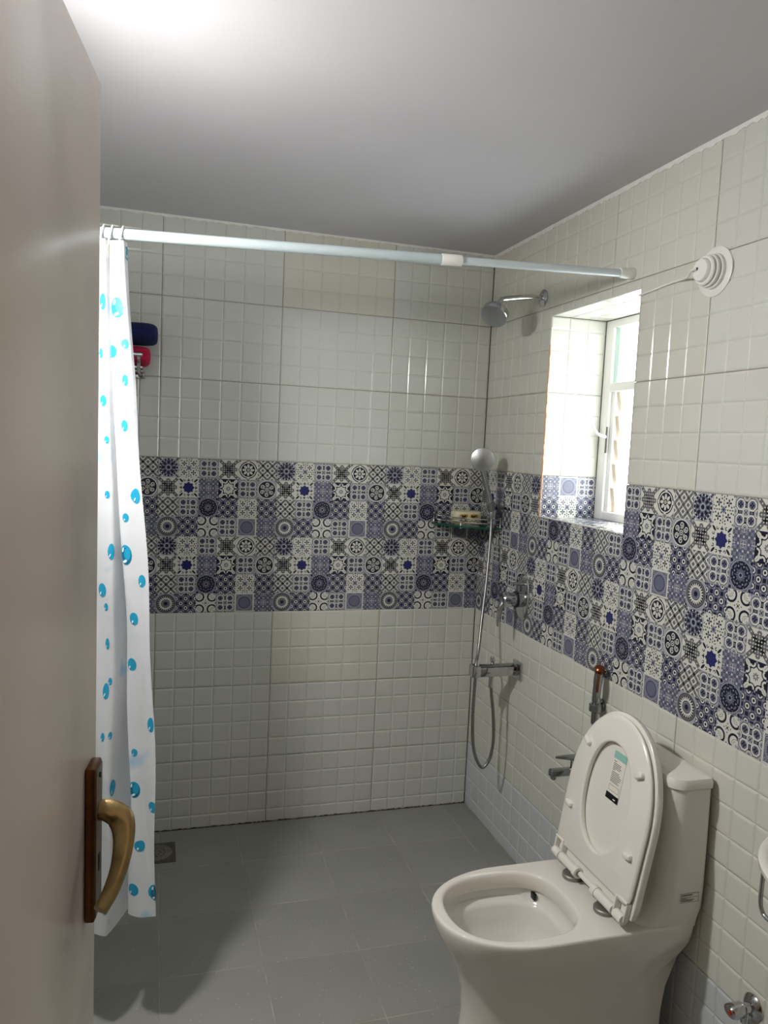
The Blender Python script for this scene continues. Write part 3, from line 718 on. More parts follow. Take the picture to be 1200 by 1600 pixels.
def curt(t, z):
    """t in 0..8 along the folds"""
    zz = min(max(z, CZ[-1]), CZ[0]); i = 0
    while i < 3 and zz < CZ[i + 1]: i += 1
    f = (CZ[i] - zz) / (CZ[i] - CZ[i + 1])
    def P_(k):
        k = min(max(k, 0), 8); a, b = CP[k][i], CP[k][i + 1]
        pa = CP[k][max(i - 1, 0)]; pb = CP[k][min(i + 2, 4)]
        out = []
        for q in (0, 1):
            m0, m1 = (b[q] - pa[q]) / 2, (pb[q] - a[q]) / 2
            out.append((2 * f ** 3 - 3 * f * f + 1) * a[q] + (f ** 3 - 2 * f * f + f) * m0 + (-2 * f ** 3 + 3 * f * f) * b[q] + (f ** 3 - f * f) * m1)
        return Vector((out[0], out[1], 0))
    k = min(int(t), 7); u = t - k
    p0, p1, p2, p3 = P_(k - 1), P_(k), P_(k + 1), P_(k + 2)
    tn = .35
    q = (2 * u ** 3 - 3 * u * u + 1) * p1 + (u ** 3 - 2 * u * u + u) * (p2 - p0) * tn + (-2 * u ** 3 + 3 * u * u) * p2 + (u ** 3 - u * u) * (p3 - p1) * tn
    q.z = z; q.y += .004 * sin(z * 9 + t * 3) * (2.0 - z) ; q.x += .003 * sin(z * 13 + t * 2.1) * min(1, (2.05 - z))
    return q
curtain = thing('shower_curtain', 'white vinyl shower curtain with blue droplets bunched beside the door', 'curtain', (-1.45, -1.0, .29))
NT, NZ = 96, 70; verts = []; faces = []
for a in range(NZ + 1):
    for b in range(NT + 1):
        t = 8 * b / NT; k = min(int(t), 7); zb = CB[k] + (CB[k + 1] - CB[k]) * (t - k)
        verts.append(curt(t, 2.018 + (zb - 2.018) * a / NZ))
for a in range(NZ):
    for b in range(NT):
        i = a * (NT + 1) + b; faces.append((i, i + 1, i + NT + 2, i + NT + 1))
mb = MB(); mb.raw(verts, faces, 0, True)
sheet = part('sheet', mb, M['vinyl'], curtain, 80)
mb = MB(); k0 = []
for b in range(NT + 1):
    t = 8 * b / NT; k0.append((curt(t, 2.016), curt(t, 1.975)))
for b in range(NT):
    for off in (-.0012, .0012):
        o3 = Vector((0, off, 0)); mb.face([k0[b][0] + o3, k0[b + 1][0] + o3, k0[b + 1][1] + o3, k0[b][1] + o3], 0, True)
hem = part('top_hem', mb, M['white_plastic'], curtain, 80)
# droplets printed on the vinyl: (t, z, half width, half height, big)
DROPS = []
#DROPS_BEGIN
DROPS = [(6.5, 1.86, 0.0179, 0.0247, 1), (7.9, 1.992, 0.0149, 0.0171, 0), (6.86, 1.775, 0.0093, 0.0124, 0), (6.18, 1.756, 0.0115, 0.0155, 0), (6.74, 1.688, 0.0079, 0.014, 0), (6.6, 1.578, 0.0082, 0.0141, 0), (7.12, 1.407, 0.0105, 0.0189, 0), (6.44, 1.352, 0.0079, 0.0111, 0), (6.36, 1.259, 0.0151, 0.0254, 1), (7.4, 1.195, 0.0097, 0.016, 0), (6.64, 1.099, 0.0121, 0.016, 0), (6.34, 0.98, 0.014, 0.0162, 0), (7.54, 0.83, 0.0089, 0.0194, 0), (6.46, 0.75, 0.0082, 0.0098, 0), (6.32, 0.653, 0.0147, 0.0213, 1), (7.78, 0.616, 0.0147, 0.0146, 0), (6.62, 0.506, 0.0148, 0.0148, 0), (6.36, 0.387, 0.0172, 0.0165, 0), (7.9, 0.386, 0.0158, 0.0214, 1), (3.7, 1.871, 0.01, 0.0199, 0), (3.54, 1.749, 0.0062, 0.0123, 0), (3.64, 1.636, 0.0094, 0.0139, 0), (3.76, 1.542, 0.0066, 0.0093, 0), (3.7, 1.409, 0.0069, 0.0094, 0), (3.9, 1.269, 0.0078, 0.0204, 0), (3.52, 1.171, 0.0126, 0.0174, 0), (3.66, 1.13, 0.0059, 0.0095, 0), (3.68, 1.037, 0.0055, 0.0143, 0), (3.66, 0.917, 0.0083, 0.0208, 0), (3.8, 0.942, 0.0048, 0.0096, 0), (3.64, 0.801, 0.0051, 0.0112, 0), (3.92, 0.805, 0.0048, 0.0096, 0), (4.14, 0.667, 0.0129, 0.021, 0), (4.36, 0.428, 0.0159, 0.0165, 0), (3.88, 0.342, 0.0067, 0.0082, 0)]
#DROPS_END
def normal_at(t, z):
    e = .02
    a = curt(min(t + e, 8), z) - curt(max(t - e, 0), z); n_ = a.cross(Vector((0, 0, 1))); n_.normalize()
    return n_ if n_.y < 0 else -n_
def drop_print(mb, t, z, hw, hh, big):
    L_ = (curt(min(t + .05, 8), z) - curt(max(t - .05, 0), z)).length / .1 or .05
    def patch(cx, cz, rx, rz, mi, lay, n=14, rot=0.0):
        ringp = []
        for rr in (0.0, .5, 1.0):
            row = []
            for k in range(n):
                a = 2 * pi * k / n; x, y = rr * rx * cos(a), rr * rz * sin(a)
                x, y = x * cos(rot) - y * sin(rot), x * sin(rot) + y * cos(rot)
                tt = min(max(t + (cx + x) / L_, 0), 8); zz = z + cz + y
                row.append((tt, zz))
            ringp.append(row)
        for sgn in (1, -1):
            vs = [[curt(tt, zz) + normal_at(tt, zz) * sgn * (.0006 + .0003 * lay) for tt, zz in row] for row in ringp]
            for i in range(2):
                for k in range(n):
                    j = (k + 1) % n
                    mb.face([vs[i][k], vs[i][j], vs[i + 1][j], vs[i + 1][k]], mi, True)
    patch(0, 0, hw, hh, 0, 0)
    if big: patch(hw * .1, -hh * .1, hw * .82, hh * .84, 1, 1); patch(hw * .3, hh * .1, hw * .5, hh * .6, 0, 2); patch(-hw * .1, -hh * .62, hw * .4, hh * .14, 2, 3, 8, .5)
    patch(-hw * .35, -hh * .45 if not big else hh * .5, hw * .16, hh * .26, 2, 4, 8, -.3)
for d_ in DROPS:
    mb = MB(); drop_print(mb, *d_); part('droplet', mb, [M['drop'], M['drop_dark'], M['drop_light']], sheet, 80)
for i, x in enumerate((-1.477, -1.457, -1.433)):
    lab = ['white plastic curtain ring right at the edge of the open door', 'middle one of the three white curtain rings on the rod', 'rightmost white curtain ring on the shower rod'][i]
    r_ = thing('curtain_ring', lab, 'ring', (x, -1.0, rodz(x)), 'curtain rings')
    pts = [(x + .006 * sin(a) , -1.0 + .021 * cos(a), rodz(x) - .012 + .030 * sin(a)) for a in [2 * pi * k / 20 for k in range(20)]]
    part('loop', MB().tube(pts, .0024, 8, closed=True), M['white_plastic'], r_, 60)

# ------------------------------------------------------------------ towels and rack on the back wall (left, partly behind the curtain)
rack = thing('towel_rack', 'chrome towel rack on the back wall beside the curtain', 'rack', (-1.41, 0, 1.78))
part('wall_plate', MB().box(-1.425, -1.385, -.012, 0, 1.765, 1.79, bev=.003), M['chrome_dull'], rack)
part('wall_plate', MB().box(-1.66, -1.62, -.012, 0, 1.765, 1.79, bev=.003), M['chrome_dull'], rack)
for xx in (-1.405, -1.64):
    part('bracket', MB().tube(catmull([(xx, -.008, 1.776), (xx, -.06, 1.782), (xx, -.14, 1.79), (xx, -.19, 1.815), (xx, -.2, 1.832)], 5), .006, 8), M['chrome'], rack)
for yy, zz in ((-.2, 1.835), (-.14, 1.797), (-.07, 1.79)):
    part('rail', MB().tube([(-1.66, yy, zz), (-1.392, yy, zz)], .0075, 10), M['chrome'], rack, 50)
def towel(name, label, m_, x0, x1, yc, zc, ry, rz, lobes, amp, seed):
    rnd = random.Random(seed); rings = []
    xs = [x0, x0 + .004, x0 + .015] + [x0 + (x1 - x0) * k / 6 for k in range(1, 6)] + [x1 - .03, x1 - .016, x1 - .007, x1 - .002, x1]
    sh = [.72, .9, 1] + [1] * 5 + [.98, .92, .8, .62, .3]
    for x, s_ in zip(xs, sh):
        row = []
        for k in range(40):
            a = 2 * pi * k / 40; w = 1 + amp * cos(lobes * a + .7) + .02 * sin(3 * a + x * 40)
            row.append((x, yc + ry * s_ * w * cos(a), zc + rz * s_ * w * sin(a)))
        rings.append(row)
    t_ = thing(name, label, 'towel', (x0, yc, zc - rz))
    part('roll', MB().loft(rings), m_, t_, 60)
towel('towel', 'rolled crimson towel lying on the chrome rack below the navy one', M['towel_red'], -1.62, -1.366, -.105, 1.838, .064, .036, 5, .09, 1)
towel('towel', 'navy blue towel folded on top of the crimson towel', M['towel_blue'], -1.63, -1.342, -.105, 1.915, .085, .040, 2, .09, 2)

# ------------------------------------------------------------------ overhead shower
sh = thing('overhead_shower', 'chrome overhead shower head on a bent arm near the window', 'shower', (0, -.454, 2.12))
part('flange', MB().lathe([(.031, 0), (.031, .004), (.026, .008), (.013, .012)], (0, -.454, 2.12), (-1, 0, 0), 24), M['chrome'], sh)
arm = catmull([(-.005, -.454, 2.12), (-.05, -.454, 2.119), (-.10, -.454, 2.112), (-.145, -.454, 2.104), (-.166, -.455, 2.098), (-.177, -.458, 2.085), (-.181, -.461, 2.068)], 6)
part('arm', MB().tube(arm, .0095, 12), M['chrome'], sh, 60)
hn = Vector((-.52, -.42, -.74)).normalized(); hb = Vector((-.181, -.461, 2.068))
part('ball_joint', MB().lathe([(.009, -.012), (.014, -.004), (.0155, .004), (.012, .014), (.018, .02)], hb, hn, 20), M['chrome'], sh)
hp_ = part('head', MB().lathe([(.018, .014), (.044, .02), (.0485, .026), (.049, .046), (.0475, .049)], hb, hn, 32, cap1=False), M['chrome'], sh)
part('spray_face', MB().lathe([(.0475, .0488), (.044, .0498), (.002, .0505)], hb, hn, 32), M['chrome_matt'], hp_)

# ------------------------------------------------------------------ hand shower, holder, hose
hs = thing('hand_shower', 'chrome hand shower with round mirror-like face in the corner', 'shower', (-.055, -.235, 1.33))
fn = Vector((-.40, -.91, -.05)).normalized(); hc = Vector((-.129, -.28, 1.524))
part('head', MB().lathe([(.012, -.024), (.034, -.018), (.044, -.006), (.0465, .002), (.0455, .007)], hc, fn, 32, cap1=False), M['chrome'], hs)
part('spray_face', MB().lathe([(.0455, .0068), (.042, .0085), (.002, .0095)], hc, fn, 32), M['chrome_matt'], hs)
part('handle', MB().tube(catmull([hc - fn * .012, (-.121, -.266, 1.49), (-.104, -.256, 1.45), (-.08, -.246, 1.39), (-.058, -.236, 1.328)], 6), [.012] * 7 + [.0115] * 10 + [.0105] * 8, 14), M['chrome'], hs, 60)
ho = thing('shower_holder', 'chrome wall bracket holding the hand shower', 'bracket', (0, -.215, 1.335))
part('wall_rose', MB().lathe([(.024, 0), (.024, .006), (.015, .012)], (0, -.215, 1.335), (-1, 0, 0), 20), M['chrome_dull'], ho)
part('arm', MB().tube([(-.01, -.215, 1.335), (-.04, -.228, 1.335)], .012, 12), M['chrome_dull'], ho)
part('cradle', MB().lathe([(.0125, -.018), (.018, -.017), (.019, .012), (.0125, .016)], (-.062, -.238, 1.34), (-.25, -.1, .96), 18, cap0=False, cap1=False), M['chrome_dull'], ho)
HP = [(-.056, -.2352, 1.322), (-.060, -.245, 1.24), (-.086, -.29, 1.069), (-.118, -.338, .926), (-.150, -.39, .80), (-.1735, -.4285, .757), (-.1735, -.4295, .712), (-.176, -.431, .581), (-.172, -.432, .481), (-.157, -.43, .405), (-.125, -.43, .355), (-.095, -.43, .388), (-.084, -.43, .463), (-.090, -.43, .551), (-.103, -.43, .639), (-.109, -.43, .692)]
ht = thing('shower_hose', 'flexible steel shower hose hanging in a long loop', 'hose', (-.125, -.43, .35))
path = catmull(HP, 16)
part('hose', MB().tube(path, [.0066 if k % 2 else .0058 for k in range(len(path))], 10), M['hose'], ht, 80)
part('end_nut', MB().lathe([(.0085, -.02), (.0095, -.016), (.0095, .012), (.008, .016)], (-.109, -.43, .688), (0, 0, 1), 14), M['chrome'], ht)
part('end_nut', MB().lathe([(.0085, -.02), (.0095, -.016), (.0095, .012), (.008, .016)], (-.057, -.236, 1.312), (.03, .04, 1), 14), M['chrome'], ht)

# wall outlet bar with hose clip
mx = thing('shower_outlet', 'chrome rectangular wall outlet bar feeding the shower hose', 'tap', (0, -.44, .73))
part('wall_plate', MB().box(-.012, 0, -.472, -.408, .70, .768, bev=.003), M['chrome'], mx)
part('body', MB().box(-.165, -.008, -.452, -.415, .714, .75, bev=.004), M['chrome'], mx)
part('top_strip', MB().box(-.16, -.02, -.446, -.421, .7505, .757, bev=.002), M['chrome_dull'], mx)
part('hose_clip', MB().box(-.192, -.163, -.455, -.4405, .712, .757, bev=.004).box(-.192, -.163, -.4185, -.409, .712, .757, bev=.003).box(-.192, -.1845, -.452, -.411, .712, .757, bev=.002), M['chrome'], mx)
part('knob', MB().lathe([(.006, 0), (.0065, .012), (.009, .015), (.009, .03), (.007, .033)], (-.108, -.432, .754), (0, 0, 1), 16), M['chrome'], mx)
part('outlet', MB().lathe([(.012, 0), (.012, .008), (.01, .013)], (-.109, -.43, .716), (0, 0, -1), 16), M['chrome'], mx)

# concealed diverter on the right wall
dv = thing('shower_valve', 'chrome shower valve with oval wall plate and lever', 'valve', (0, -.44, 1.015))
rings = []
for s_, h in ((1, 0), (1, .004), (.93, .008), (.9, .009)):
    rings.append([(-h, -.44 + .052 * s_ * (abs(cos(a)) ** .8) * (1 if cos(a) > 0 else -1), 1.015 + .088 * s_ * sin(a)) for a in [2 * pi * k / 40 for k in range(40)]])
part('wall_plate', MB().loft(rings), M['chrome'], dv)
part('body', MB().lathe([(.03, .006), (.03, .03), (.026, .034), (.026, .056), (.029, .058), (.029, .085), (.025, .09)], (0, -.44, 1.006), (-1, 0, 0), 24), M['chrome'], dv)
part('collar', MB().lathe([(.031, .03), (.031, .036)], (0, -.44, 1.006), (-1, 0, 0), 24), M['black'], dv)
lev = catmull([(-.078, -.44, 1.0), (-.092, -.44, .975), (-.098, -.441, .945), (-.1, -.442, .905)], 5)
part('lever', MB().tube(lev, [.014, .0135, .013, .0125, .012, .0115, .011, .0105, .01, .0095, .009, .0085, .008, .0075, .006, .004], 12), M['chrome'], dv, 60)
part('diverter_pin', MB().tube([(-.008, -.445, 1.065), (-.05, -.445, 1.068)], .006, 10), M['chrome'], dv)

# ------------------------------------------------------------------ corner glass shelf and soap
sf = thing('corner_shelf', 'green tinted glass corner shelf with chrome rail', 'shelf', (-.08, -.08, 1.244))
arc = [(-.222 * cos(a), -.222 * sin(a)) for a in [pi / 2 * k / 20 for k in range(21)]]
out = [(-.002, -.002)] + arc
mb = MB(); zt, zb_ = 1.252, 1.244
mb.face([(x, y, zt) for x, y in out]); mb.face([(x, y, zb_) for x, y in reversed(out)])
for i in range(len(out)):
    a, b = out[i], out[(i + 1) % len(out)]; mb.face([(a[0], a[1], zb_), (b[0], b[1], zb_), (b[0], b[1], zt), (a[0], a[1], zt)], 0)
part('glass_plate', mb, [M['glass']], sf)
mb = MB()
for i in range(20):
    a, b = arc[i], arc[i + 1]; q = 1.003
    mb.face([(a[0] * q, a[1] * q, zb_), (b[0] * q, b[1] * q, zb_), (b[0] * q, b[1] * q, zt), (a[0] * q, a[1] * q, zt)], 0, True)
    mb.face([(a[0], a[1], zt), (b[0], b[1], zt), (b[0] * q, b[1] * q, zt), (a[0] * q, a[1] * q, zt)], 0); mb.face([(a[0], a[1], zb_), (b[0], b[1], zb_), (b[0] * q, b[1] * q, zb_), (a[0] * q, a[1] * q, zb_)], 0)
part('glass_edge', mb, [M['glass_edge']], sf)
for dz in (.014, .03):
    part('rail', MB().tube([(-.215 * cos(a), -.215 * sin(a), zt + dz) for a in [.03 + (pi / 2 - .06) * k / 20 for k in range(21)]], .0025, 8), M['chrome'], sf)
for a in (.03, pi / 4, pi / 2 - .03):
    part('rail_post', MB().lathe([(.006, -.012), (.006, 0), (.0035, .004), (.0035, .034), (.005, .036), (.003, .04)], (-.215 * cos(a), -.215 * sin(a), zt), (0, 0, 1), 12), M['chrome'], sf)
part('wall_clip', MB().box(-.2, -.17, -.012, 0, 1.236, 1.26, bev=.003), M['chrome_dull'], sf)
part('wall_clip', MB().box(-.012, 0, -.2, -.17, 1.236, 1.26, bev=.003), M['chrome_dull'], sf)
so = thing('soap_pack', 'cream soap pack with yellow and brown flowers on the glass shelf', 'soap', (-.103, -.08, zt))
rings = []
for s_, h in ((.93, 0.0), (1, .006), (1.0, .046), (.94, .053)):
    row = []
    for k in range(36):
        a = 2 * pi * k / 36; ca, sa = cos(a), sin(a)
        row.append((-.103 + .062 * s_ * math.copysign(abs(ca) ** .55, ca), -.085 + .038 * s_ * math.copysign(abs(sa) ** .55, sa), zt + .0005 + h))
    rings.append(row)
body_ = part('wrapper', MB().loft(rings), M['soap_white'], so)
mb = MB()
def dab(cx, cz, r_, mi, ly, n=10):
    mb.face([(cx + r_ * cos(2 * pi * k / n), -.085 - .0385 - ly, cz + r_ * .9 * sin(2 * pi * k / n)) for k in range(n)], mi)
for cx in (-.128, -.083):
    dab(cx, zt + .034, .0125, 0, .0003); dab(cx - .012, zt + .036, .008, 0, .0003); dab(cx + .012, zt + .037, .008, 0, .0003); dab(cx, zt + .034, .0055, 1, .0006)
    for k in range(5): dab(cx - .016 + k * .008, zt + .012 + (k % 2) * .005, .003, 1, .0005, 6)
part('flower_print', mb, [M['soap_yellow'], M['soap_brown']], body_)

# ------------------------------------------------------------------ round wall fitting with a cable running into the window
vt = thing('cable_outlet', 'white round stepped outlet on the wall above the toilet', 'outlet', (0, -1.36, 2.033))
part('base_plate', MB().lathe([(.062, 0), (.062, .003), (.058, .005)], (0, -1.36, 2.033), (-1, 0, 0), 36), M['white_plastic'], vt)
for r0, h0, h1 in ((.044, .004, .016), (.0405, .017, .028), (.037, .029, .038)):
    part('step', MB().lathe([(r0 - .003, h0), (r0, h0 + .002), (r0, h1 - .003), (r0 - .003, h1)], (0, -1.36, 2.033), (-1, 0, 0), 32), M['white_plastic'], vt)
part('nose', MB().lathe([(.030, .036), (.029, .044), (.026, .048), (.012, .05)], (0, -1.36, 2.033), (-1, 0, 0), 28), M['white_plastic'], vt)
part('cable_hole', MB().lathe([(.004, .0495), (.004, .0515)], (0, -1.352, 2.036), (-1, 0, 0), 10), M['black'], vt)
cb = thing('cable', 'thin white cable from the round outlet into the window opening', 'cable', (-.002, -1.05, 2.03))
part('wire', MB().tube(catmull([(-.051, -1.352, 2.036), (-.056, -1.338, 2.034), (-.03, -1.29, 2.03), (-.008, -1.23, 2.036), (-.003, -1.17, 2.036), (-.0035, -1.10, 2.031), (-.003, -1.05, 2.0285), (.01, -1.041, 2.028), (.06, -1.042, 2.02)], 6), 0.003, 8), M['white_plastic'], cb, 80)

# ------------------------------------------------------------------ toilet
YT = -1.335
def outline(xb, xf, w, a, p=2.0, rb=.03, n=72, cx=-.42):
    """closed plan outline: flat back at xb, rounded front ending at xf; resampled by angle round (cx, YT)"""
    poly = []
    for k in range(41):
        t = -pi / 2 + pi * k / 40
        poly.append((xf + a - a * abs(cos(t)) ** (2 / p), w * math.copysign(abs(sin(t)) ** (2 / p), sin(t))))
    for k in range(9):
        t = pi / 2 - pi / 2 * k / 8; poly.append((xb - rb + rb * cos(t), w - rb + rb * sin(t)))
    for k in range(9):
        t = -pi / 2 * k / 8; poly.append((xb - rb + rb * cos(t), -w + rb + rb * sin(t)))
    out = []
    for k in range(n):
        a_ = 2 * pi * (k + .5) / n; dx, dy = cos(a_), sin(a_); best = None
        for i in range(len(poly)):
            x0, y0 = poly[i - 1][0] - cx, poly[i - 1][1]; x1, y1 = poly[i][0] - cx, poly[i][1]
            den = dx * (y1 - y0) - dy * (x1 - x0)
            if abs(den) < 1e-12: continue
            s_ = (x0 * (y1 - y0) - y0 * (x1 - x0)) / den; q = (x0 * dy - y0 * dx) / den
            if s_ > 0 and -1e-6 <= q <= 1 + 1e-6 and (best is None or s_ > best): best = s_
        out.append((cx + dx * best, dy * best))
    return out
def lev_(o_, z): return [(x, YT + y, z) for x, y in o_]
RZ = .405
toilet = thing('toilet', 'white one-piece toilet with its seat and lid raised', 'toilet', (-.3, YT, 0))
outer = [(0, -.05, -.572, .126, .24), (.012, -.05, -.574, .127, .24), (.05, -.05, -.568, .122, .24), (.13, -.045, -.563, .119, .24), (.20, -.04, -.569, .123, .24), (.26, -.03, -.590, .136, .243), (.31, -.02, -.618, .153, .246), (.345, -.014, -.637, .166, .248), (.372, -.012, -.648, .1715, .25), (.390, -.012, -.6525, .174, .25), (.398, -.012, -.653, .1745, .25), (.4028, -.012, -.6515, .1735, .249), (RZ, -.013, -.6485, .171, .247), (RZ, -.016, -.6435, .167, .245)]
rings = [lev_(outline(xb, xf, w, a, 2.15), z) for z, xb, xf, w, a in outer]
# the opening: D shaped hole, then down into the bowl
def hole(cx, hl, hw, z, p=2.35, n=72, pb=3.0):
    out = []
    for k in range(n):
        a_ = 2 * pi * (k + .5) / n; c, s_ = cos(a_), sin(a_); pp = pb if c > 0 else p
        rr = (abs(c / hl) ** pp + abs(s_ / hw) ** pp) ** (-1 / pp)
        out.append((cx + rr * c, YT + rr * s_, z))
    return out
HC = -.455
def rehole(cx, hl, hw, z, pb=3.0):
    """hole ring resampled so that its points lie at the same angles round (-.42, YT) as the outer rings"""
    pts = hole(cx, hl, hw, z, n=360, pb=pb); out = []
    for k in range(72):
        a_ = 2 * pi * (k + .5) / 72
        best = min(pts, key=lambda q: abs((math.atan2(q[1] - YT, q[0] + .42) - a_ + pi) % (2 * pi) - pi))
        out.append(best)
    return out
deck = [rehole(HC, .173, .149, RZ), rehole(HC, .169, .145, RZ - .0003), rehole(HC, .165, .141, RZ - .003), rehole(HC, .1625, .1385, RZ - .009), rehole(HC, .162, .138, RZ - .042), rehole(HC, .164, .141, RZ - .045)]
part('body', MB().loft(rings + deck, cap0=True, cap1=False), M['ceramic'], toilet, 50)
inn = [rehole(HC, .164, .141, RZ - .045), rehole(HC, .164, .148, RZ - .046), rehole(HC, .162, .146, RZ - .068), rehole(HC, .150, .128, RZ - .076), rehole(HC, .144, .121, RZ - .086), rehole(HC + .004, .14, .116, RZ - .12), rehole(HC + .012, .118, .095, RZ - .16), rehole(HC + .02, .09, .072, RZ - .19), rehole(HC + .03, .06, .05, RZ - .205), rehole(HC + .035, .05, .043, RZ - .235)]
part('bowl', MB().loft(inn, cap0=False, cap1=True), M['bowl_in'], toilet, 60)
part('flush_slot', MB().box(-.326, -.318, YT + .098, YT + .118, RZ - .068, RZ - .050, bev=.001), M['black'], toilet)
# tank: rounded front corners, flares out where it meets the deck
def tank_ring(xb, xf, w, z, rf, rb=.012, n=10):
    pts = []
    for cx, cy, r_, a0 in ((xf + rf, w - rf, rf, pi / 2), (xf + rf, -w + rf, rf, pi), (xb - rb, -w + rb, rb, -pi / 2), (xb - rb, w - rb, rb, 0)):
        for k in range(n):
            a_ = a0 + pi / 2 * k / (n - 1); x, y = cx + r_ * cos(a_), cy + r_ * sin(a_)
            if cx < xf + rf + 1e-6: x -= .010 * (1 - (y / w) ** 2)
            pts.append((x, YT + y, z))
    return pts
tk = [(-.012, -.185, .168, RZ - .012, .05), (-.012, -.178, .170, RZ + .004, .05), (-.012, -.158, .174, RZ + .018, .045), (-.010, -.140, .179, RZ + .04, .042), (-.010, -.128, .183, RZ + .09, .04), (-.011, -.122, .184, .60, .038), (-.012, -.116, .183, .757, .036)]
part('tank', MB().loft([tank_ring(*t_[:4], t_[4]) for t_ in tk]), M['ceramic'], toilet, 50)
cv = [(-.012, -.114, .180, .757, .034), (-.010, -.122, .187, .760, .036), (-.010, -.122, .187, .774, .036), (-.013, -.117, .183, .783, .034), (-.03, -.10, .168, .7865, .03)]
cover = part('tank_cover', MB().loft([tank_ring(*t_[:4], t_[4]) for t_ in cv]), M['ceramic'], toilet, 35)
part('flush_button', MB().lathe([(.019, 0), (.019, .006), (.015, .010), (.004, .012)], (-.066, YT - .002, .786), (0, 0, 1), 24), M['chrome'], cover)
# printed notice on the tank's side
mb = MB(); ys = YT - .1845
def lab(x0, x1, z0, z1): mb.face([(x0, ys, z0), (x1, ys, z0), (x1, ys, z1), (x0, ys, z1)])
lx0, lx1, lz0, lz1 = -.083, -.030, .470, .494
for q in ((lx0, lx1, lz0, lz0 + .0008), (lx0, lx1, lz1 - .0008, lz1), (lx0, lx0 + .0008, lz0, lz1), (lx1 - .0008, lx1, lz0, lz1), (lx0 + .003, lx0 + .035, lz1 - .006, lz1 - .004), (lx0 + .003, lx1 - .003, lz1 - .011, lz1 - .0102), (lx0 + .003, lx0 + .018, lz1 - .014, lz1 - .0125), (lx0 + .003, lx0 + .040, lz0 + .006, lz0 + .0075), (lx0 + .003, lx0 + .036, lz0 + .003, lz0 + .0045)):
    lab(*q)
part('printed_notice', mb, M['black_print'], toilet)

# raised seat and lid: local frame l up along the lid, w across, n out of the underside towards the bowl's front
HA = R(10.0); HO = Vector((-.222, YT, RZ + .026))
el = Vector((sin(HA), 0, cos(HA))); ew = Vector((0, 1, 0)); en = Vector((-cos(HA), 0, sin(HA)))
def sl(l, w, n_): return HO + el * l + ew * w + en * n_
def dshape(l0, l1, hw, a, rb=.02, n=80, p=2.1, c=.2):
    poly = []
    for k in range(41):
        t = pi * k / 40
        poly.append((hw * math.copysign(abs(cos(t)) ** (2 / p), cos(t)), l1 - a + a * abs(sin(t)) ** (2 / p)))
    for k in range(7):
        t = pi + pi / 2 * k / 6; poly.append((-hw + rb + .004 + rb * cos(t), l0 + rb + rb * sin(t)))
    for k in range(7):
        t = 1.5 * pi + pi / 2 * k / 6; poly.append((hw - rb - .004 + rb * cos(t), l0 + rb + rb * sin(t)))
    out = []
    for k in range(n):
        a_ = 2 * pi * (k + .5) / n; dx, dy = cos(a_), sin(a_); best = None
        for i in range(len(poly)):
            x0, y0 = poly[i - 1][0], poly[i - 1][1] - c; x1, y1 = poly[i][0], poly[i][1] - c
            den = dx * (y1 - y0) - dy * (x1 - x0)
            if abs(den) < 1e-12: continue
            s_ = (x0 * (y1 - y0) - y0 * (x1 - x0)) / den; q = (x0 * dy - y0 * dx) / den
            if s_ > 0 and -1e-6 <= q <= 1 + 1e-6 and (best is None or s_ > best): best = s_
        out.append((dx * best, c + dy * best))
    return out
def sring(o_, n_, k=1.0, c=.2): return [sl(c + (l - c) * k, w * k, n_) for w, l in o_]
seat = part('seat', MB(), M['seat'], toilet) if False else None
o1 = dshape(.0, .462, .185, .245)
lidm = MB().loft([sring(o1, -.004, .965), sring(o1, -.0035, .985), sring(o1, -.006, 1.0), sring(o1, -.018, 1.0), sring(o1, -.024, .985), sring(o1, -.026, .93)])
lid = part('lid', lidm, M['seat'], toilet, 50)
o2 = dshape(.034, .457, .180, .24)
def ell(hw, hl, cl, n=80, c=.2, p=2.2):
    pts = []
    for k in range(720):
        t = 2 * pi * k / 720; pts.append((hw * math.copysign(abs(cos(t)) ** (2 / p), cos(t)), cl + hl * math.copysign(abs(sin(t)) ** (2 / p), sin(t))))
    out = []
    for k in range(n):
        a_ = 2 * pi * (k + .5) / n
        out.append(min(pts, key=lambda q: abs((math.atan2(q[1] - c, q[0]) - a_ + pi) % (2 * pi) - pi)))
    return out
def eat(hw, hl, n_): return [sl(l, w, n_) for w, l in ell(hw, hl, .238)]
seatm = MB().loft([eat(.1, .147, -.001), sring(o2, -.001, .97), sring(o2, .001, .985), sring(o2, .006, .99), sring(o2, .0095, .975), sring(o2, .011, .955), eat(.104, .151, .0135), eat(.101, .148, .0138), eat(.098, .145, .012), eat(.097, .144, .008), eat(.1, .147, -.001)], cap0=False, cap1=False)
seat = part('seat', seatm, M['seat'], toilet, 45)
for l, w in ((.345, .118), (.345, -.118), (.155, .140), (.150, -.140)):
    Mx = Matrix.Identity(4)
    for i in range(3): Mx[i][0], Mx[i][1], Mx[i][2], Mx[i][3] = ew[i], el[i], en[i], sl(l, w, .016)[i]
    Mx = Mx @ Matrix.Rotation((.5 if w > 0 else -.5) * (1 if l > .2 else .2), 4, 'Z')
    part('bumper', MB().box(-.014, .014, -.007, .007, -.008, .008, bev=.004, mtx=Mx), M['seat'], seat, 60)
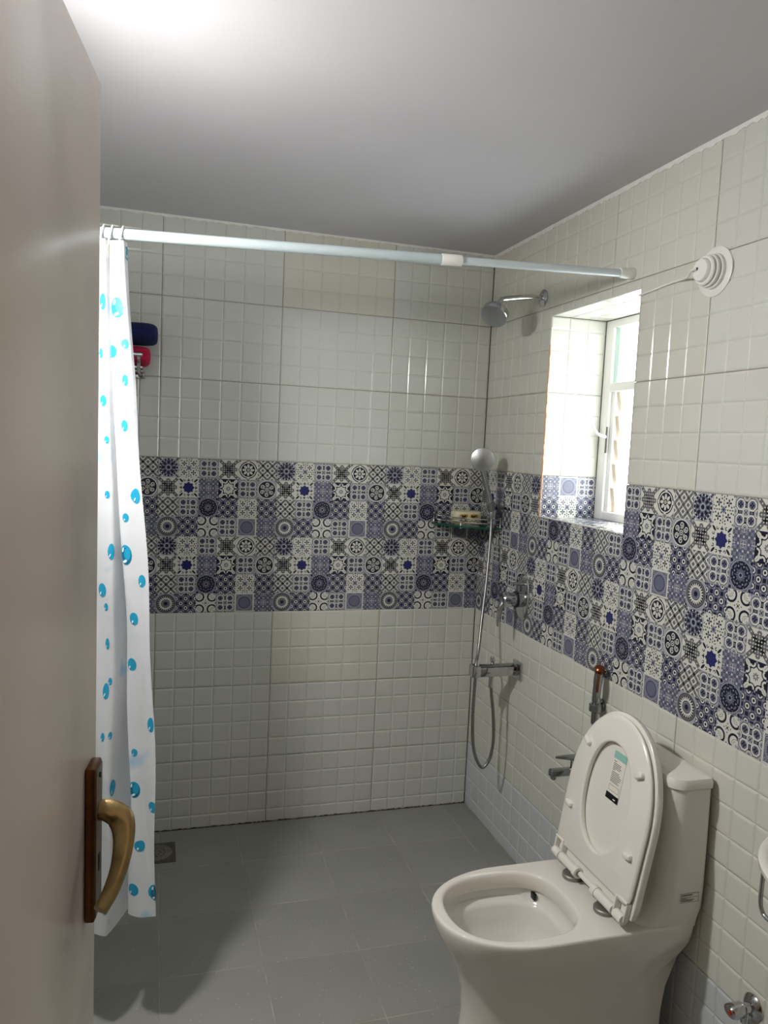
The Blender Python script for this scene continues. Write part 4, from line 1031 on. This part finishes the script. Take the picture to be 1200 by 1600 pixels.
# hinge pockets at the foot of the seat
for sg in (1, -1):
    w0, w1 = sorted((sg * .128, sg * .172))
    mb = MB(); Mx = Matrix.Identity(4)
    for i in range(3): Mx[i][0], Mx[i][1], Mx[i][2], Mx[i][3] = ew[i], el[i], en[i], HO[i]
    mb.box(w0, w1, .044, .050, -.003, .014, bev=.0015, mtx=Mx)
    wi = w0 if sg > 0 else w1 - .005; mb.box(wi, wi + .005, -.004, .05, -.003, .016, bev=.0015, mtx=Mx)
    wo = w1 - .005 if sg > 0 else w0; mb.box(wo, wo + .005, .0, .05, -.003, .012, bev=.0015, mtx=Mx)
    part('hinge_pocket', mb, M['seat'], seat, 60)
    hy = sg * .0785
    part('hinge_barrel', MB().tube([sl(.006, sg * .052, .010), sl(.006, sg * .128, .010)], .0125, 16), M['seat'], toilet, 60)
    part('hinge_ring', MB().tube([sl(.006, sg * .038, .010), sl(.006, sg * .054, .010)], .0150, 16), M['seat'], toilet, 60)
    part('hinge_pin', MB().tube([sl(.004, sg * .135, .008), sl(.004, sg * .168, .008)], .0125, 16), M['seat'], toilet, 60)
    part('pin_cap', MB().tube([sl(.006, sg * .0365, .010), sl(.006, sg * .0385, .010)], .0085, 14), M['steel_disc'], toilet, 60)
    part('hinge_disc', MB().lathe([(.0285, 0), (.0290, .001), (.0290, .009), (.0265, .0115), (.01, .0125)], (-.222, YT + hy, RZ), (0, 0, 1), 28), M['steel_disc'], toilet)
part('hinge_shaft', MB().tube([sl(.006, -.04, .006), sl(.006, .04, .006)], .007, 12), M['seat'], toilet, 60)
# paper sticker inside the lid
mb = MB()
def sq(w0, w1, l0, l1, n_, mi): mb.face([sl(l0, w0, n_), sl(l0, w1, n_), sl(l1, w1, n_), sl(l1, w0, n_)], mi)
SW, SL0 = -.008, .232
sq(SW - .027, SW + .027, SL0, SL0 + .128, -.0030, 0); sq(SW - .027, SW + .027, SL0 + .108, SL0 + .128, -.0027, 1); sq(SW - .027, SW + .027, SL0, SL0 + .017, -.0027, 2)
rnd = random.Random(4); l_ = SL0 + .100
k = 0
while l_ > SL0 + .046:
    ind = .012 if k in (0, 5) else 0
    wl = rnd.uniform(.03, .045) if not ind else .012
    sq(SW + .022 - wl, SW + .022, l_, l_ + .0016, -.0027, 3); l_ -= .0042 if not ind else .0058; k += 1
for q in ((SW - .022, SW + .022, SL0 + .024, SL0 + .0248), (SW - .022, SW + .022, SL0 + .038, SL0 + .0388), (SW - .022, SW - .0212, SL0 + .024, SL0 + .0388), (SW + .0212, SW + .022, SL0 + .024, SL0 + .0388)): sq(*q, -.0027, 3)
sq(SW - .016, SW - .006, SL0 + .005, SL0 + .008, -.0024, 0)
part('sticker', mb, [M['paper'], M['teal_print'], M['black'], M['black_print']], lid)

# ------------------------------------------------------------------ bidet spray, tap, stop valve
bd = thing('bidet_spray', 'chrome bidet spray with orange trigger hanging behind the toilet lid', 'spray', (0, -1.0, .79))
part('wall_rose', MB().lathe([(.02, 0), (.02, .006), (.012, .012), (.012, .03)], (0, -1.0, .79), (-1, 0, 0), 18), M['chrome_dull'], bd)
part('cradle', MB().lathe([(.0165, -.012), (.019, -.01), (.019, .01), (.0165, .012)], (-.035, -1.02, .79), (0, 0, 1), 18), M['chrome_dull'], bd)
part('handle', MB().tube(catmull([(-.035, -1.02, .74), (-.035, -1.02, .80), (-.034, -1.022, .86), (-.031, -1.024, .905)], 5), [.0105] * 6 + [.0125] * 5 + [.014] * 5, 16), M['chrome_dull'], bd, 60)
part('spray_nozzle', MB().lathe([(.0145, -.012), (.0155, 0), (.0155, .012), (.011, .016)], (-.031, -1.024, .905), (-.25, -.35, .9), 18), M['orange'], bd)
part('trigger', MB().tube(catmull([(-.04, -1.036, .90), (-.046, -1.042, .875), (-.044, -1.038, .845)], 5), .004, 8), M['orange'], bd)
part('hose', MB().tube(catmull([(-.035, -1.02, .74), (-.04, -1.03, .62), (-.045, -1.08, .5), (-.035, -1.1, .42), (-.012, -1.1, .40)], 8), .007, 8), M['hose'], bd, 80)
tp_ = thing('wall_tap', 'chrome bib tap low on the wall behind the toilet lid', 'tap', (0, -.93, .55))
part('flange', MB().lathe([(.026, 0), (.026, .006), (.018, .012)], (0, -.93, .552), (-1, 0, 0), 20), M['chrome_dull'], tp_)
part('spout', MB().box(-.125, -.006, -.942, -.918, .538, .562, bev=.006, seg=3), M['chrome_dull'], tp_)
part('aerator', MB().lathe([(.009, 0), (.009, .01), (.007, .012)], (-.110, -.93, .54), (0, 0, -1), 16), M['chrome_dull'], tp_)
part('stem', MB().lathe([(.011, 0), (.011, .025), (.013, .03)], (-.04, -.93, .56), (0, 0, 1), 16), M['chrome_dull'], tp_)
part('lever', MB().tube([(-.03, -.93, .594), (-.06, -.93, .597), (-.105, -.93, .600)], [.011, .009, .004], 12), M['chrome_dull'], tp_)
av = thing('stop_valve', 'chrome stop valve with red dot low on the right wall', 'valve', (0, -1.69, .315))
part('flange', MB().lathe([(.029, 0), (.029, .003), (.022, .010), (.014, .014)], (0, -1.69, .315), (-1, 0, 0), 24), M['chrome'], av)
part('stem', MB().lathe([(.012, .008), (.012, .03), (.015, .033)], (0, -1.69, .315), (-1, 0, 0), 18), M['chrome'], av)
kn = []
for h, ry, rz in ((.028, .012, .012), (.036, .017, .018), (.055, .019, .017), (.066, .018, .014), (.070, .013, .010)):
    kn.append([(-h, -1.69 + ry * cos(a) * (1 + .06 * cos(3 * a)), .315 + rz * sin(a) * (1 + .06 * cos(3 * a))) for a in [2 * pi * k / 24 for k in range(24)]])
kb = part('knob', MB().loft(kn), M['chrome'], av)
part('red_dot', MB().lathe([(.005, .0695), (.0045, .0712)], (0, -1.695, .316), (-1, 0, 0), 12), M['red'], kb)
part('outlet', MB().tube([(-.022, -1.69, .31), (-.022, -1.69, .28)], .009, 12), M['chrome'], av)

# ------------------------------------------------------------------ floor drain
dr = thing('floor_drain', 'square metal floor drain with round grate by the curtain', 'drain', (-1.305, -.163, 0))
part('plate', MB().box(-1.37, -1.24, -.235, -.09, -.004, .0015, bev=.001), M['drain'], dr)
grate = part('grate', MB().lathe([(.056, .001), (.056, .003), (.05, .0042), (.044, .003), (.04, .0035), (.002, .0035)], (-1.308, -.163, 0), (0, 0, 1), 32), M['drain_light'], dr)
mb = MB()
for rr, nn in ((.014, 6), (.029, 12)):
    for k in range(nn):
        a = 2 * pi * k / nn; c = Vector((-1.308 + rr * cos(a), -.163 + rr * sin(a), .0037)); t = Vector((-sin(a), cos(a), 0)); q = Vector((cos(a), sin(a), 0))
        mb.face([c + t * .004 + q * .002, c - t * .004 + q * .002, c - t * .004 - q * .002, c + t * .004 - q * .002])
part('grate_holes', mb, M['black'], grate)

# ------------------------------------------------------------------ washbasin edge at the right with a chrome towel rail under it
bs = thing('washbasin', 'white ceramic washbasin on the right wall at the picture edge', 'basin', (0, -2.07, .67))
def bring(hx, hy, z, cy=-2.07, p=2.2):
    row = []
    for k in range(48):
        a = pi * k / 47 ; c, s_ = cos(a), sin(a); pp = 2 / p
        hxx = hx * .833; hyy = hy * .933
        row.append((-hxx * abs(s_) ** pp - .002, cy + hyy * math.copysign(abs(c) ** pp, c), z))
    return row
bz = .83
part('bowl', MB().loft([bring(.10, .09, bz - .16), bring(.22, .17, bz - .13), bring(.31, .23, bz - .07), bring(.345, .258, bz - .03), bring(.36, .268, bz - .012), bring(.36, .268, bz - .004), bring(.352, .262, bz), bring(.335, .245, bz - .002), bring(.325, .236, bz - .012), bring(.28, .2, bz - .07), bring(.18, .13, bz - .105), bring(.05, .04, bz - .115)]), M['ceramic'], bs, 50)
rl = thing('towel_rail', 'bent chrome towel rail under the washbasin', 'rail', (-.2, -2.07, .69))
part('bar', MB().tube(catmull([(-.205, -1.888, .785), (-.205, -1.886, .75), (-.205, -1.886, .715), (-.205, -1.892, .70), (-.205, -1.91, .693), (-.206, -2.0, .692), (-.206, -2.14, .692), (-.205, -2.23, .693), (-.205, -2.248, .70), (-.205, -2.254, .715), (-.205, -2.254, .75), (-.205, -2.252, .785)], 6), .0045, 10), M['chrome'], rl, 80)
